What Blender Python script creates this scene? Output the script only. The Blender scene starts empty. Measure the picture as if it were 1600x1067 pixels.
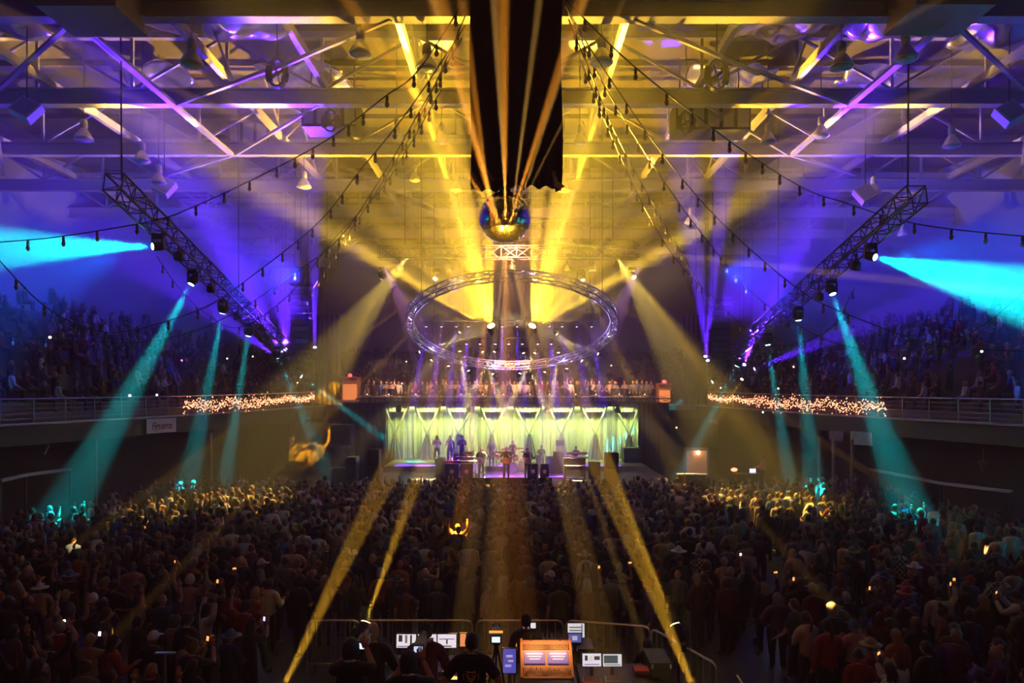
import bpy, bmesh, math, random
from mathutils import Vector, Matrix, Quaternion
from math import sin, cos, pi, radians as R
rnd = random.Random(7)
S = bpy.context.scene
C = S.collection
F, CX, HY, CZ = 1100.0, 800.0, 610.0, 6.0      # focal length in pixels, principal column, horizon row, eye height

def P(px, py, Y):
    """world point seen at pixel px,py at distance Y"""
    return Vector(((px - CX) * Y / F, Y, CZ - (py - HY) * Y / F))

# ------------------------------------------------------------------ camera, world, exposure
cam = bpy.data.objects.new('camera', bpy.data.cameras.new('camera'))
C.objects.link(cam); S.camera = cam
cam.location = (0, 0, CZ); cam.rotation_euler = (R(90), 0, 0)
cam.data.sensor_width = 36; cam.data.lens = F / 1600 * 36
cam.data.shift_y = (HY - 533.5) / 1600
cam.data.clip_start = .1; cam.data.clip_end = 300
W = bpy.data.worlds.new('night'); S.world = W; W.use_nodes = True
W.node_tree.nodes['Background'].inputs[0].default_value = (.02, .012, .03, 1)
W.node_tree.nodes['Background'].inputs[1].default_value = .0
S.view_settings.view_transform = 'Standard'; S.view_settings.look = 'None'
S.view_settings.gamma = 1; S.view_settings.use_curve_mapping = False
S.view_settings.exposure = 2.0
cy = S.cycles
cy.use_denoising = True
cy.max_bounces = 5; cy.diffuse_bounces = 2; cy.glossy_bounces = 3; cy.transmission_bounces = 3
cy.volume_bounces = 0; cy.transparent_max_bounces = 6
cy.sample_clamp_indirect = 3.0; cy.sample_clamp_direct = 0
cy.caustics_reflective = False; cy.caustics_refractive = False
cy.use_light_tree = True
cy.light_sampling_threshold = 0.0

# ------------------------------------------------------------------ materials
MATS = {}
def mat(name, col, rough=.6, metal=0, emit=0, ecol=None, noise=0, nscale=8, bump=0, objcol=False, spec=.5):
    if name in MATS: return MATS[name]
    m = bpy.data.materials.new(name); m.use_nodes = True
    nt = m.node_tree; b = nt.nodes['Principled BSDF']
    b.inputs['Base Color'].default_value = (*col, 1); b.inputs['Roughness'].default_value = rough
    b.inputs['Metallic'].default_value = metal; b.inputs['Specular IOR Level'].default_value = spec
    if emit:
        b.inputs['Emission Color'].default_value = (*(ecol or col), 1); b.inputs['Emission Strength'].default_value = emit
    if emit: m.cycles.emission_sampling = 'NONE'
    src = None
    if objcol:
        oi = nt.nodes.new('ShaderNodeObjectInfo'); src = oi.outputs['Color']
        nt.links.new(src, b.inputs['Base Color'])
    if noise or bump:
        tc = nt.nodes.new('ShaderNodeTexCoord'); n = nt.nodes.new('ShaderNodeTexNoise')
        n.inputs['Scale'].default_value = nscale; n.inputs['Detail'].default_value = 4
        nt.links.new(tc.outputs['Object'], n.inputs['Vector'])
        if noise:
            mx = nt.nodes.new('ShaderNodeMix'); mx.data_type = 'RGBA'; mx.blend_type = 'MULTIPLY'
            mx.inputs['Factor'].default_value = noise
            if src: nt.links.new(src, mx.inputs[6])
            else: mx.inputs[6].default_value = (*col, 1)
            nt.links.new(n.outputs['Color'], mx.inputs[7])
            nt.links.new(mx.outputs[2], b.inputs['Base Color'])
        if bump:
            bp = nt.nodes.new('ShaderNodeBump'); bp.inputs['Strength'].default_value = bump
            nt.links.new(n.outputs['Fac'], bp.inputs['Height']); nt.links.new(bp.outputs['Normal'], b.inputs['Normal'])
    MATS[name] = m
    return m

M_floor = mat('polished_concrete', (.10, .11, .12), .35, noise=.6, nscale=2.5, bump=.05)
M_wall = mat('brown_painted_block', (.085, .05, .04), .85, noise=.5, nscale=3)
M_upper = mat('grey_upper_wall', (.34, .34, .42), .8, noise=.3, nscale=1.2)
M_roof = mat('roof_deck', (.16, .13, .14), .8, noise=.5, nscale=.8)
M_steel = mat('cream_painted_steel', (.40, .37, .35), .5, noise=.3, nscale=3)
M_black = mat('black_cloth', (.004, .004, .004), .95, spec=.1)
M_blackmetal = mat('black_metal', (.02, .02, .022), .45, .3)
M_alu = mat('aluminium', (.75, .75, .78), .28, .9)
M_foil = mat('crumpled_foil', (.8, .78, .74), .22, 1.0, bump=.9, nscale=3)
M_concrete = mat('stand_concrete', (.12, .11, .12), .8, noise=.5, nscale=2)
M_fascia = mat('fascia_board', (.10, .085, .08), .6, noise=.4, nscale=1.5)
M_ledge = mat('pale_ledge', (.45, .42, .4), .5)
M_rail = mat('rail_steel', (.5, .5, .55), .35, .7)
M_white = mat('white_panel', (.75, .73, .72), .5)
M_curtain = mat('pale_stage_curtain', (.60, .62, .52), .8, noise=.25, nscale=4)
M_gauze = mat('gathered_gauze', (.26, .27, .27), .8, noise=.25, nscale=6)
M_wood = mat('stage_deck_wood', (.22, .2, .2), .35, noise=.3)

# ------------------------------------------------------------------ mesh builder
class MB:
    def __init__(s): s.v = []; s.f = []; s.mi = []; s.cur = 0
    def add(s, vs, fs):
        b = len(s.v); s.v += [tuple(v) for v in vs]
        s.f += [tuple(b + i for i in f) for f in fs]; s.mi += [s.cur] * len(fs); return s
    def box(s, c, d, rot=None):
        c = Vector(c); hx, hy, hz = d[0] / 2, d[1] / 2, d[2] / 2
        vs = [Vector((x, y, z)) for x in (-hx, hx) for y in (-hy, hy) for z in (-hz, hz)]
        if rot is not None: vs = [rot @ v for v in vs]
        return s.add([v + c for v in vs], [(0, 1, 3, 2), (4, 6, 7, 5), (0, 4, 5, 1), (2, 3, 7, 6), (0, 2, 6, 4), (1, 5, 7, 3)])
    def tube(s, a, b, r0, r1=None, n=8, caps=True):
        a, b = Vector(a), Vector(b); r1 = r0 if r1 is None else r1
        d = (b - a); q = d.to_track_quat('Z', 'Y') if d.length > 1e-9 else Quaternion()
        vs = []
        for p, r in ((a, r0), (b, r1)):
            for i in range(n):
                t = 2 * pi * i / n + pi / n
                vs.append(p + q @ Vector((cos(t) * r, sin(t) * r, 0)))
        fs = [(i, (i + 1) % n, n + (i + 1) % n, n + i) for i in range(n)]
        if caps: fs += [tuple(range(n))[::-1], tuple(range(n, 2 * n))]
        return s.add(vs, fs)
    def bar(s, a, b, w, h=None):
        """box beam between two points, h measured upwards"""
        a, b = Vector(a), Vector(b); h = w if h is None else h
        d = (b - a).normalized(); up = Vector((0, 0, 1)) if abs(d.z) < .95 else Vector((0, 1, 0))
        x = d.cross(up).normalized(); u = x.cross(d)
        vs = [p + x * i * w / 2 + u * j * h / 2 for p in (a, b) for i, j in ((-1, -1), (1, -1), (1, 1), (-1, 1))]
        return s.add(vs, [(0, 1, 2, 3), (7, 6, 5, 4), (0, 4, 5, 1), (1, 5, 6, 2), (2, 6, 7, 3), (3, 7, 4, 0)])
    def path(s, pts, r, n=5):
        for a, b in zip(pts, pts[1:]): s.tube(a, b, r, n=n, caps=False)
        return s
    def lathe(s, prof, n=16, mtx=None):
        """profile of (radius, z)"""
        vs = []
        for r, z in prof:
            for i in range(n):
                t = 2 * pi * i / n; v = Vector((r * cos(t), r * sin(t), z)); vs.append(mtx @ v if mtx else v)
        fs = []
        for k in range(len(prof) - 1):
            for i in range(n):
                j = (i + 1) % n; fs.append((k * n + i, k * n + j, (k + 1) * n + j, (k + 1) * n + i))
        fs.append(tuple(range(n))[::-1]); fs.append(tuple((len(prof) - 1) * n + i for i in range(n)))
        return s.add(vs, fs)
    def sphere(s, c, r, n=8, m=6, sc=(1, 1, 1)):
        c = Vector(c)
        pr = [(max(1e-4, r * sin(pi * k / m)), -r * cos(pi * k / m)) for k in range(m + 1)]
        return s.lathe(pr, n, Matrix.Translation(c) @ Matrix.Diagonal((*sc, 1)))
    def grid(s, fn, nu, nv, flip=False):
        vs = [fn(i / nu, j / nv) for j in range(nv + 1) for i in range(nu + 1)]
        fs = []
        for j in range(nv):
            for i in range(nu):
                a = j * (nu + 1) + i; q = (a, a + 1, a + nu + 2, a + nu + 1)
                fs.append(q[::-1] if flip else q)
        return s.add(vs, fs)
    def mesh(s, name, mats, smooth=False):
        me = bpy.data.meshes.new(name); me.from_pydata(s.v, [], s.f)
        for m in (mats if isinstance(mats, (list, tuple)) else [mats]): me.materials.append(m)
        if any(s.mi): me.polygons.foreach_set('material_index', s.mi)
        if smooth: me.polygons.foreach_set('use_smooth', [True] * len(s.f))
        me.update(); return me
    def build(s, name, mats, parent=None, smooth=False, **kw):
        return put(name, s.mesh(name, mats, smooth), parent, **kw)

def put(name, me, parent=None, loc=None, rot=None, label=None, cat=None, group=None, kind=None):
    o = bpy.data.objects.new(name, me); C.objects.link(o)
    if parent: o.parent = parent
    if loc is not None: o.location = loc
    if rot is not None: o.rotation_euler = rot
    return tag(o, label, cat, group, kind)
def tag(o, label=None, cat=None, group=None, kind=None):
    if label: o['label'] = label
    if cat: o['category'] = cat
    if group: o['group'] = group
    if kind: o['kind'] = kind
    return o
def thing(name, label, cat, loc=(0, 0, 0), rz=0, group=None, kind=None):
    o = bpy.data.objects.new(name, None); C.objects.link(o)
    o.location = loc; o.rotation_euler = (0, 0, rz); o.empty_display_size = .1
    return tag(o, label, cat, group, kind)
KIDS = {}
def kids(o): return [c for c in o.children]
def dup(root, loc=None, rz=None, label=None, group=None, rot=None, col=None, scale=None):
    def rec(o, par):
        c = o.copy(); C.objects.link(c)
        if par: c.parent = par
        for ch in o.children: rec(ch, c)
        return c
    r = rec(root, None)
    if loc is not None: r.location = loc
    if rz is not None: r.rotation_euler = (0, 0, rz)
    if rot is not None: r.rotation_euler = rot
    if scale: r.scale = (scale,) * 3
    if label: r['label'] = label
    if group: r['group'] = group
    return r
def shade_smooth(me): me.polygons.foreach_set('use_smooth', [True] * len(me.polygons))

# ------------------------------------------------------------------ lamps
GOLD = (1, .55, .01); ORANGE = (1, .30, .015); CYAN = (.0, .70, .74); VIOLET = (.10, .015, 1); PURPLE = (.30, .05, .95)
PALEGOLD = (1, .72, .28); WARM = (1, .55, .3); LIME = (.72, .95, .20)
def spot(name, loc, target, power, half, col, blend=.35, radius=.04, parent=None):
    L = bpy.data.lights.new(name, 'SPOT'); L.energy = power; L.color = col
    L.energy = power * max(1, (6 / half) ** 1.5)
    L.spot_size = 2 * R(half); L.spot_blend = blend; L.shadow_soft_size = radius
    o = bpy.data.objects.new(name, L); C.objects.link(o)
    o.location = loc; d = Vector(target) - Vector(loc)
    o.rotation_euler = d.to_track_quat('-Z', 'Y').to_euler()
    return o
def area(name, loc, target, power, sx, sy, col, spread=120):
    L = bpy.data.lights.new(name, 'AREA'); L.shape = 'RECTANGLE'; L.size = sx; L.size_y = sy
    L.energy = power; L.color = col; L.spread = R(spread)
    o = bpy.data.objects.new(name, L); C.objects.link(o); o.location = loc
    o.rotation_euler = (Vector(target) - Vector(loc)).to_track_quat('-Z', 'Y').to_euler()
    return o

ORD = ['first', 'second', 'third', 'fourth', 'fifth', 'sixth', 'seventh', 'eighth', 'ninth', 'tenth', 'eleventh', 'twelfth', 'thirteenth']
def lettering(body, size, m, parent, loc, shear=0, sx=1, offset=0, extrude=.003):
    cu = bpy.data.curves.new('lettering', 'FONT'); cu.body = body; cu.size = size; cu.align_x = 'CENTER'; cu.align_y = 'CENTER'
    cu.extrude = extrude; cu.shear = shear; cu.offset = offset; cu.resolution_u = 3
    t = bpy.data.objects.new('tmp', cu); C.objects.link(t)
    me = bpy.data.meshes.new_from_object(t.evaluated_get(bpy.context.evaluated_depsgraph_get())); bpy.data.objects.remove(t)
    me.materials.clear(); me.materials.append(m)
    o = put('lettering', me, parent, loc, (R(90), 0, 0)); o.scale = (sx, 1, 1); return o
# ------------------------------------------------------------------ haze filling the hall
hz = MB().box((0, 30, 10.2), (76, 92, 20.3)).build('haze', None, label='thin stage haze filling the whole hall', cat='haze', kind='stuff')
hm = bpy.data.materials.new('stage_haze'); hm.use_nodes = True; nt = hm.node_tree; nt.nodes.clear()
ho = nt.nodes.new('ShaderNodeOutputMaterial'); hv = nt.nodes.new('ShaderNodeVolumeScatter')
hv.inputs['Color'].default_value = (1, 1, 1, 1); hv.inputs['Density'].default_value = .011; hv.inputs['Anisotropy'].default_value = .15
nt.links.new(hv.outputs[0], ho.inputs['Volume']); hz.data.materials.clear(); hz.data.materials.append(hm)

# ------------------------------------------------------------------ shell of the hall
def interp(pts, t):
    """Catmull-Rom through the points, t 0..1"""
    n = len(pts) - 1; x = min(max(t, 0), 1) * n; i = min(int(x), n - 1); f = x - i
    p = [Vector(pts[max(0, min(n, j))]) for j in (i - 1, i, i + 1, i + 2)]
    return .5 * ((2 * p[1]) + (p[2] - p[0]) * f + (2 * p[0] - 5 * p[1] + 4 * p[2] - p[3]) * f * f + (3 * p[1] - p[0] - 3 * p[2] + p[3]) * f ** 3)
RAIL = [(-21.2, 8, 4.6), (-21, 18, 4.6), (-20, 27.5, 4.6), (-17.6, 36, 4.65), (-15.4, 44, 4.75), (-13.4, 51, 4.9)]
TOP = [(-37, 8, 12.2), (-34.5, 24, 11.9), (-29.5, 40, 10.9), (-27, 49, 9.8), (-25, 56, 8.8), (-22, 64, 7.9)]
MIR = lambda v, s: Vector((v[0] * s, v[1], v[2]))

put('floor', MB().box((0, 27, -.1), (80, 86, .2)).mesh('floor', M_floor), kind='structure')
for s, nm in ((1, 'left'), (-1, 'right')):
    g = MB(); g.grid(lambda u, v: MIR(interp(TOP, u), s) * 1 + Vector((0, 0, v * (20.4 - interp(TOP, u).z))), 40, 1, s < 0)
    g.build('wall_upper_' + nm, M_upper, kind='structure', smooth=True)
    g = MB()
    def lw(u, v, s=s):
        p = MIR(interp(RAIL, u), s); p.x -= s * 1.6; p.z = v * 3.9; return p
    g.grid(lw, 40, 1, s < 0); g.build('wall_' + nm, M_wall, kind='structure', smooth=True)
# end wall behind the stage, upper and lower
MB().box((0, 70, 14.4), (64, .3, 12.2)).build('wall_back', M_upper, kind='structure')
MB().box((0, 56, 1.9), (30, .3, 3.8)).build('wall_lower_back', M_wall, kind='structure')
# roof deck with its ribs
ce = MB().box((0, 30, 20.6), (80, 94, .2)).build('ceiling', M_roof, kind='structure')
for k in range(20):
    MB().box((0, 10 + k * 3.0, 20.38), (78, .16, .24)).build('roof_joist', M_roof, ce)

# balcony fascia and ledge, grandstands with steps
for s, nm in ((1, 'left'), (-1, 'right')):
    fa = MB(); n = 40
    for i in range(n):
        a, b = (MIR(interp(RAIL, t / n), s) for t in (i, i + 1))
        va = []
        for p in (a, b):
            va += [p + Vector((0, 0, 0)), p + Vector((-s * .1, 0, -.85)), p + Vector((-s * 1.8, 0, -.95)), p + Vector((-s * 1.8, 0, 0))]
        fa.add(va, [(0, 1, 5, 4), (1, 2, 6, 5), (3, 0, 4, 7)])
    f = fa.build('trim_1' if s > 0 else 'trim_2', M_fascia, kind='structure')
    ld = MB()
    for i in range(n):
        a, b = (MIR(interp(RAIL, t / n), s) for t in (i, i + 1)); ld.bar(a + Vector((s * .03, 0, .03)), b + Vector((s * .03, 0, .03)), .16, .09)
    ld.build('ledge', M_ledge, f)
    # grandstand
    gs = thing('grandstand', f'dark stepped grandstand full of spectators along the {nm} side', 'grandstand')
    NS = 13
    for k in range(NS):
        st = MB(); ns = 26
        for i in range(ns):
            vs = []
            for t in (i, i + 1):
                a = MIR(interp(RAIL, t / ns), s); b = MIR(interp(TOP, t / ns), s); a.x -= s * 1.2
                p0 = a.lerp(b, k / NS); p1 = a.lerp(b, (k + 1) / NS); z = p0.z + .1
                vs += [Vector((p0.x, p0.y, p0.z - .6)), Vector((p0.x, p0.y, z + .35)), Vector((p1.x, p1.y, z + .35)), Vector((p1.x, p1.y, p0.z - .6))]
            st.add(vs, [(0, 1, 5, 4), (1, 2, 6, 5)])
        st.build('step', M_concrete, gs)
    # railing with posts and wires
    rl = thing('balcony_railing', f'thin steel railing along the {nm} balcony edge', 'railing')
    pts = [MIR(interp(RAIL, t / 60), s) for t in range(61)]
    up = lambda h: [p + Vector((0, 0, h)) for p in pts]
    MB().path(up(1.05), .03).build('handrail', M_rail, rl)
    for h in (.25, .45, .65, .85): MB().path(up(h), .009, 4).build('wire', M_rail, rl)
    for p in pts[::2]: MB().tube(p, p + Vector((0, 0, 1.05)), .022, n=5).build('post', M_rail, rl)
# end stand behind the stage
gs = thing('grandstand', 'dark stepped end grandstand behind and above the stage curtain', 'grandstand')
for k in range(12):
    MB().box((0, 56.6 + k * 1.1, 4.9 + k * .42), (46, 1.1, .5)).build('step', M_concrete, gs)
ba = MB().box((0, 53.2, 4.75), (26.4, 5.6, .3)).build('trim_3', M_fascia, kind='structure')

# side rails of the hall floor (pale sloping ledge low on the right wall)
for s, nm, pts in ((-1, 'right', [P(1360, 733, 36), P(1470, 755, 30), P(1580, 768, 26)]), (1, 'left', [P(40, 742, 27), P(110, 733, 31), P(0, 751, 25)][::1])):
    pts = sorted(pts, key=lambda p: p.y)
    b = MB()
    for a, c in zip(pts, pts[1:]): b.bar(a, c, .12, .12)
    r = b.build('wall_ledge', M_ledge, label=f'pale ledge rail along the lower {nm} wall', cat='rail')
    for p in pts: MB().bar((p.x, p.y, p.z), (p.x, p.y, 0), .08).build('support', M_fascia, r)
# ------------------------------------------------------------------ light beams, most at fixture points; mirror rays and fills are added without fixtures
FIX = []      # (location, target, colour key, size) -> fixture bodies are built later
def beam(px, py, Y, tx, ty, TY, power, half, col, key, size=1.0, blend=.4, target=None):
    a = P(px, py, Y); b = P(tx, ty, TY) if target is None else Vector(target)
    spot('beam_lamp', a + (b - a).normalized() * (.25 * size), b, power, half, col, blend, .09 * size)
    FIX.append((a, b, key, size))
K = 1.0
# raked side trusses: six cyan heads on each
SIDE_L = [(247, 385, 25.9), (302, 438, 28.7), (349, 483, 31.7), (389, 519, 34.8), (432, 554, 38.9), (467, 585, 43)]
SIDE_R = [(1360, 400, 25.5), (1299, 453, 28.7), (1247, 494, 32), (1199, 533, 35.8), (1154, 567, 40.4), (1117, 594, 45)]
for (x, y, Y), (tx, ty, TY, pw, h) in zip(SIDE_L, [(-60, 388, 22, 26000, 10), (60, 870, 25, 8500, 5.5), (285, 800, 33, 5200, 4.5), (345, 790, 35, 4200, 4), (478, 660, 42, 3600, 4), (620, 700, 44, 4200, 3)]):
    beam(x, y, Y, tx, ty, TY, pw * 3.2, h, CYAN, 'cyan', blend=.6)
for (x, y, Y), (tx, ty, TY, pw, h) in zip(SIDE_R, [(1640, 470, 21, 34000, 12), (1440, 850, 25, 8500, 5.5), (1275, 800, 32, 5200, 4.5), (1240, 790, 35.5, 4200, 4), (1095, 680, 42, 3600, 4), (930, 710, 46, 4200, 3)]):
    beam(x, y, Y, tx, ty, TY, pw * 3.2, h, CYAN, 'cyan', blend=.6)
beam(1161, 590, 41, 1060, 740, 38, 3200, 6, GOLD, 'gold', .7)
# violet washes climbing from beside the loudspeakers
for (x, y, Y, tx, ty, TY, pw, h) in [
    (440, 552, 41, 330, 300, 30, 14000, 9), (436, 560, 41, 250, 430, 33, 5000, 7), (492, 546, 41, 490, 330, 36, 5000, 4.5), (446, 548, 41, 440, 180, 27, 9000, 10),
    (1106, 566, 41, 1078, 330, 34, 5000, 5), (1162, 572, 41, 1260, 300, 30, 14000, 8), (1156, 568, 41, 1170, 200, 27, 9000, 9), (1175, 578, 41, 1420, 480, 36, 5000, 7), (1102, 560, 41, 1130, 300, 34, 5000, 4)]:
    beam(x, y, Y, tx, ty, TY, pw * 9, h * .85, VIOLET, 'violet', .8, blend=.6)
# gold fans climbing from inside the ring
for x, s in ((770, -1), (829, 1)):
    a = P(x, 516, 37)
    for dx, dy, dY, pw, h in [(-30, -150, -3, 3000, 3.5), (-75, -190, -7, 3400, 5), (-130, -190, -9, 3400, 5), (-190, -180, -6, 3000, 4), (-260, -150, -3, 2600, 4), (-230, -80, 2, 1500, 6), (-260, -55, 0, 1300, 6), (-110, -300, -12, 2000, 14), (-230, -70, 0, 2400, 12), (-170, -140, -3, 2200, 15), (-150, -95, -3, 2600, 3), (-60, -210, -8, 2800, 2.5), (-205, -120, -3, 2200, 2.5), (-12, -260, -9, 2600, 3)]:
        b = P(x - s * dx, 516 + dy, 37 + dY)
        spot('beam_lamp', a + (b - a).normalized() * .36, b, pw * (28 if h < 4 else 11), h, (1, .59, .035), .6, .08)
    FIX.append((a, P(x + s * 60, 360, 33), 'gold', 1.6))
# front truss heads
for (x, y, tx, ty, TY, pw, h) in [(598, 430, 488, 688, 47, 3400, 5.2), (682, 432, 600, 560, 34, 1500, 2.5), (748, 434, 756, 540, 37, 1500, 2.5), (836, 432, 850, 540, 36, 1200, 2.5), (908, 434, 960, 540, 36, 1500, 2.5), (988, 430, 1130, 620, 32, 2600, 3)]:
    beam(x, y, 38, tx, ty, TY, pw * 3, h, GOLD, 'gold', 1.0)
# heads on the ring: upper ones look down, lower ones look up
RING_UP = [(718, 546, 730, 625), (753, 547, 772, 600), (774, 547, 745, 600), (817, 549, 838, 600), (837, 549, 812, 600), (873, 548, 862, 625), (720, 517, 668, 575), (868, 520, 922, 575)]
RING_UP.sort()
RING_DN = [(672, 565, 720, 520), (701, 575, 690, 500), (733, 582, 712, 520), (771, 587, 750, 540), (811, 586, 840, 540), (850, 584, 880, 520), (885, 579, 900, 500), (911, 566, 870, 520), (653, 551, 700, 535), (937, 554, 890, 535)]
RING_DN.sort()
for (x, y, tx, ty) in RING_UP: beam(x, y, 39, tx, ty, 38.6, (22000 if y > 530 else 6000), 4.5, PALEGOLD, 'gold', .55)
for (x, y, tx, ty) in RING_DN: beam(x, y, 39, tx, ty, 38.6, 16000, 4.5, PALEGOLD, 'gold', .55)
# violet down-lights in two rows over the stage
ROW_A = [666, 690, 713, 732, 785, 808, 858, 878, 901, 924]; ROW_B = [729, 750, 774, 795, 816, 840, 861]
for x in ROW_A: beam(x, 508, 42, CX + (x - CX) * 1.25, 720, 42, 17000 * K, 4.2, VIOLET if x not in (785, 690) else PURPLE, 'violet', .5)
for x in ROW_B: beam(x, 535, 40, CX + (x - CX) * 1.35, 735, 39, 14000 * K, 4.2, PURPLE if x % 2 else VIOLET, 'violet', .5)
# floor heads at the mixing position, aimed at the mirror ball
BALL = P(789, 340, 20); BR = .735
for (x, y, Y, pw, h, rays) in [(567, 985, 13.5, 900, 1.5, (-1.4, 0, 1.4)), (1060, 988, 13.5, 900, 1.5, (-1.5, .5)), (425, 1110, 10.5, 1100, 1.2, (-1.9, 0, 1.9)), (1102, 1120, 10.5, 1300, 1.3, (-2.0, 0, 2.0))]:
    a = P(x, y, Y); b = BALL + Vector((0, -.3, -.45)); L = (b - a).length; sx = (b - a).cross(Vector((0, 1, 0))).normalized()
    for r_ in rays: spot('beam_lamp', a + (b - a).normalized() * .2, b + sx * L * math.tan(R(r_)), pw * 4, h, (1, .5, .03), .5)
    FIX.append((a, b, 'gold', .8))
# added spots on the ball standing in for rays off the mirror tiles
for (sx, sy, tx, ty, TY, pw, h) in [
    (780, 362, 700, 60, 11.5, 1500, 1.22), (772, 372, 742, 150, 13.5, 700, 0.68), (790, 352, 786, 0, 12.5, 1500, 1.08), (795, 352, 870, 120, 13.5, 1100, 0.94), (792, 350, 775, 60, 12.5, 500, 0.41),
    (800, 350, 900, 150, 17.5, 300, 0.68), (775, 368, 560, 270, 16.5, 500, 0.68), (805, 362, 1010, 250, 17.5, 400, 0.54), (806, 372, 1060, 400, 15.5, 500, 0.54), (808, 372, 1000, 500, 19.5, 250, 0.68), (772, 375, 600, 500, 19.5, 250, 0.68),
    (782, 352, 722, 150, 14, 500, .5), (798, 352, 835, 60, 13, 500, .6), (800, 356, 850, 200, 15, 400, .5), (774, 372, 640, 320, 17, 400, .5), (806, 368, 930, 325, 17, 400, .5), (800, 380, 880, 470, 18, 170, .6), (778, 380, 690, 470, 18, 170, .6), (796, 380, 836, 500, 18, 300, .6), (784, 350, 660, 170, 14, 900, .9),
    (776, 378, 752, 560, 20.5, 1300, 1.89), (790, 380, 800, 900, 14.5, 700, 3.51), (790, 380, 720, 1000, 12.5, 350, 1.35), (792, 380, 770, 1000, 11.5, 450, 1.62), (795, 380, 930, 1000, 11.5, 450, 1.08), (795, 380, 970, 1060, 11, 250, 0.81)]:
    a = P(sx, sy, 19.15); b = P(tx, ty, TY)
    spot('added_mirror_ray', a, b, pw * 8, h, (1, .33, .02) if pw > 600 else (1, .5, .1), .6, .03)
# light on the curtain, the players and the crowd
area('curtain_batten_light', (0, 44.95, 4.95), (0, 45.9, 2.2), 380, 15.6, .12, LIME, 130)
spot('stage_wash', (-6.6, 36.2, 12.4), (-1.5, 38.5, 2), 3500, 13, (.9, .3, .9), .6)
spot('stage_wash', (6.6, 36.2, 12.4), (1.5, 38.5, 2), 3500, 13, (.6, .2, 1), .6)
spot('drum_light', (0, 39, 12), (0, 43, 2.5), 900, 8, GOLD, .6)
for x0, x1, tY in ((-5.5, -12, 28), (5.5, 10.5, 28)):
    spot('crowd_wash', (x0, 37, 13), (x1, tY, 1), 12000, 10, (1, .7, .12), .6)
for x in (-15, 15): spot('roof_wash', (x * .75, 40, 10), (x * 1.35, 26, 18), 8000, 34, VIOLET, .8, .3)
for x, s in ((770, -1), (829, 1)): spot('roof_wash', P(x, 512, 36.6), (s * 6, 34.5, 18), 8000, 33, (1, .56, .0), .7, .1)
for x in (-24, 24): spot('roof_wash', (x * .6, 26, 11), (x * 1.2, 26, 9), 4000, 40, (.0, .12, 1), .8, .3)
spot('back_fill', (0, 36, 14), (0, 60, 8), 2400, 50, (1, .38, .12), .8, .3)  # added fills without fixtures, lifting the dark zone behind the ring
for x in (-9, 9): spot('back_fill', (x, 40, 14.5), (x * 1.1, 52, 6), 500, 38, (.35, .08, .8), .8, .3)
for x in (-1, 1): spot('wall_fill', (x * 9, 30, 11), (x * 28, 47, 13.5), 9000, 26, (.03, .05, 1), .8, .2)  # added spots without fixtures, turning the upper side walls blue
area('crowd_fill', (0, -1, 12), (0, 14, 0), 30, 14, 4, (1, .3, .2), 160)  # added unseen fill, reddens the backs of the near crowd
L = [o for o in bpy.data.objects if o.type == 'LIGHT' and (o.location - P(598, 430, 38)).length < .5][0].data; L.use_nodes = True; nt = L.node_tree; em = nt.nodes['Emission']
tc = nt.nodes.new('ShaderNodeNewGeometry'); mp = nt.nodes.new('ShaderNodeMapping'); mp.inputs['Scale'].default_value = (42, 42, 14)
nz = nt.nodes.new('ShaderNodeTexNoise'); nz.inputs['Scale'].default_value = 1; nz.inputs['Detail'].default_value = 1; nz.inputs['Distortion'].default_value = 2
cr = nt.nodes.new('ShaderNodeValToRGB'); cr.color_ramp.elements[0].position = .5; cr.color_ramp.elements[1].position = .62
ml = nt.nodes.new('ShaderNodeMath'); ml.operation = 'MULTIPLY'; ml.inputs[1].default_value = 4.5
nt.links.new(tc.outputs['Incoming'], mp.inputs[0]); nt.links.new(mp.outputs[0], nz.inputs['Vector']); nt.links.new(nz.outputs['Fac'], cr.inputs[0]); nt.links.new(cr.outputs[0], ml.inputs[0]); nt.links.new(ml.outputs[0], em.inputs['Strength'])

area('balcony_fill', (0, 49.5, 8.2), (0, 52.5, 5.2), 260, 20, .3, (1, .5, .22), 110)  # added area light without a fixture, brightening the back balcony
# ------------------------------------------------------------------ roof steelwork
TY = [20.9, 27.2, 33.0, 38.8, 44.8, 50.8, 56.8, 62.8]
ZB, ZT = 17.0, 19.7
for k, y in enumerate(TY):
    hw = 33 if y < 36 else 29 if y < 50 else 24
    t = thing('roof_truss', f'{ORD[k]} cream roof truss across the hall, counted away from the camera', 'roof truss')
    w = .42 if k < 2 else .34
    b = MB(); b.box((0, y, ZB + .03), (2 * hw, w, .07)); b.box((0, y, ZB + .30), (2 * hw, .06, .5)); b.box((0, y, ZB + .58), (2 * hw, w, .06))
    b.build('bottom_chord', M_steel, t)
    MB().box((0, y, ZT), (2 * hw, .25, .25)).build('top_chord', M_steel, t)
    n = 9
    for i in range(-n, n + 1):
        x = i * hw / n
        MB().bar((x, y, ZB + .6), (x, y, ZT), .11).build('upright', M_steel, t)
        if i < n:
            x2 = (i + 1) * hw / n
            a, c = ((x, y, ZT), (x2, y, ZB + .6)) if i % 2 else ((x, y, ZB + .6), (x2, y, ZT))
            MB().bar(a, c, .10).build('diagonal', M_steel, t)
pos_word = {3.6: 'innermost', 7.2: 'second', 10.7: 'third', 17.7: 'fourth', 24: 'outermost'}
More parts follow.
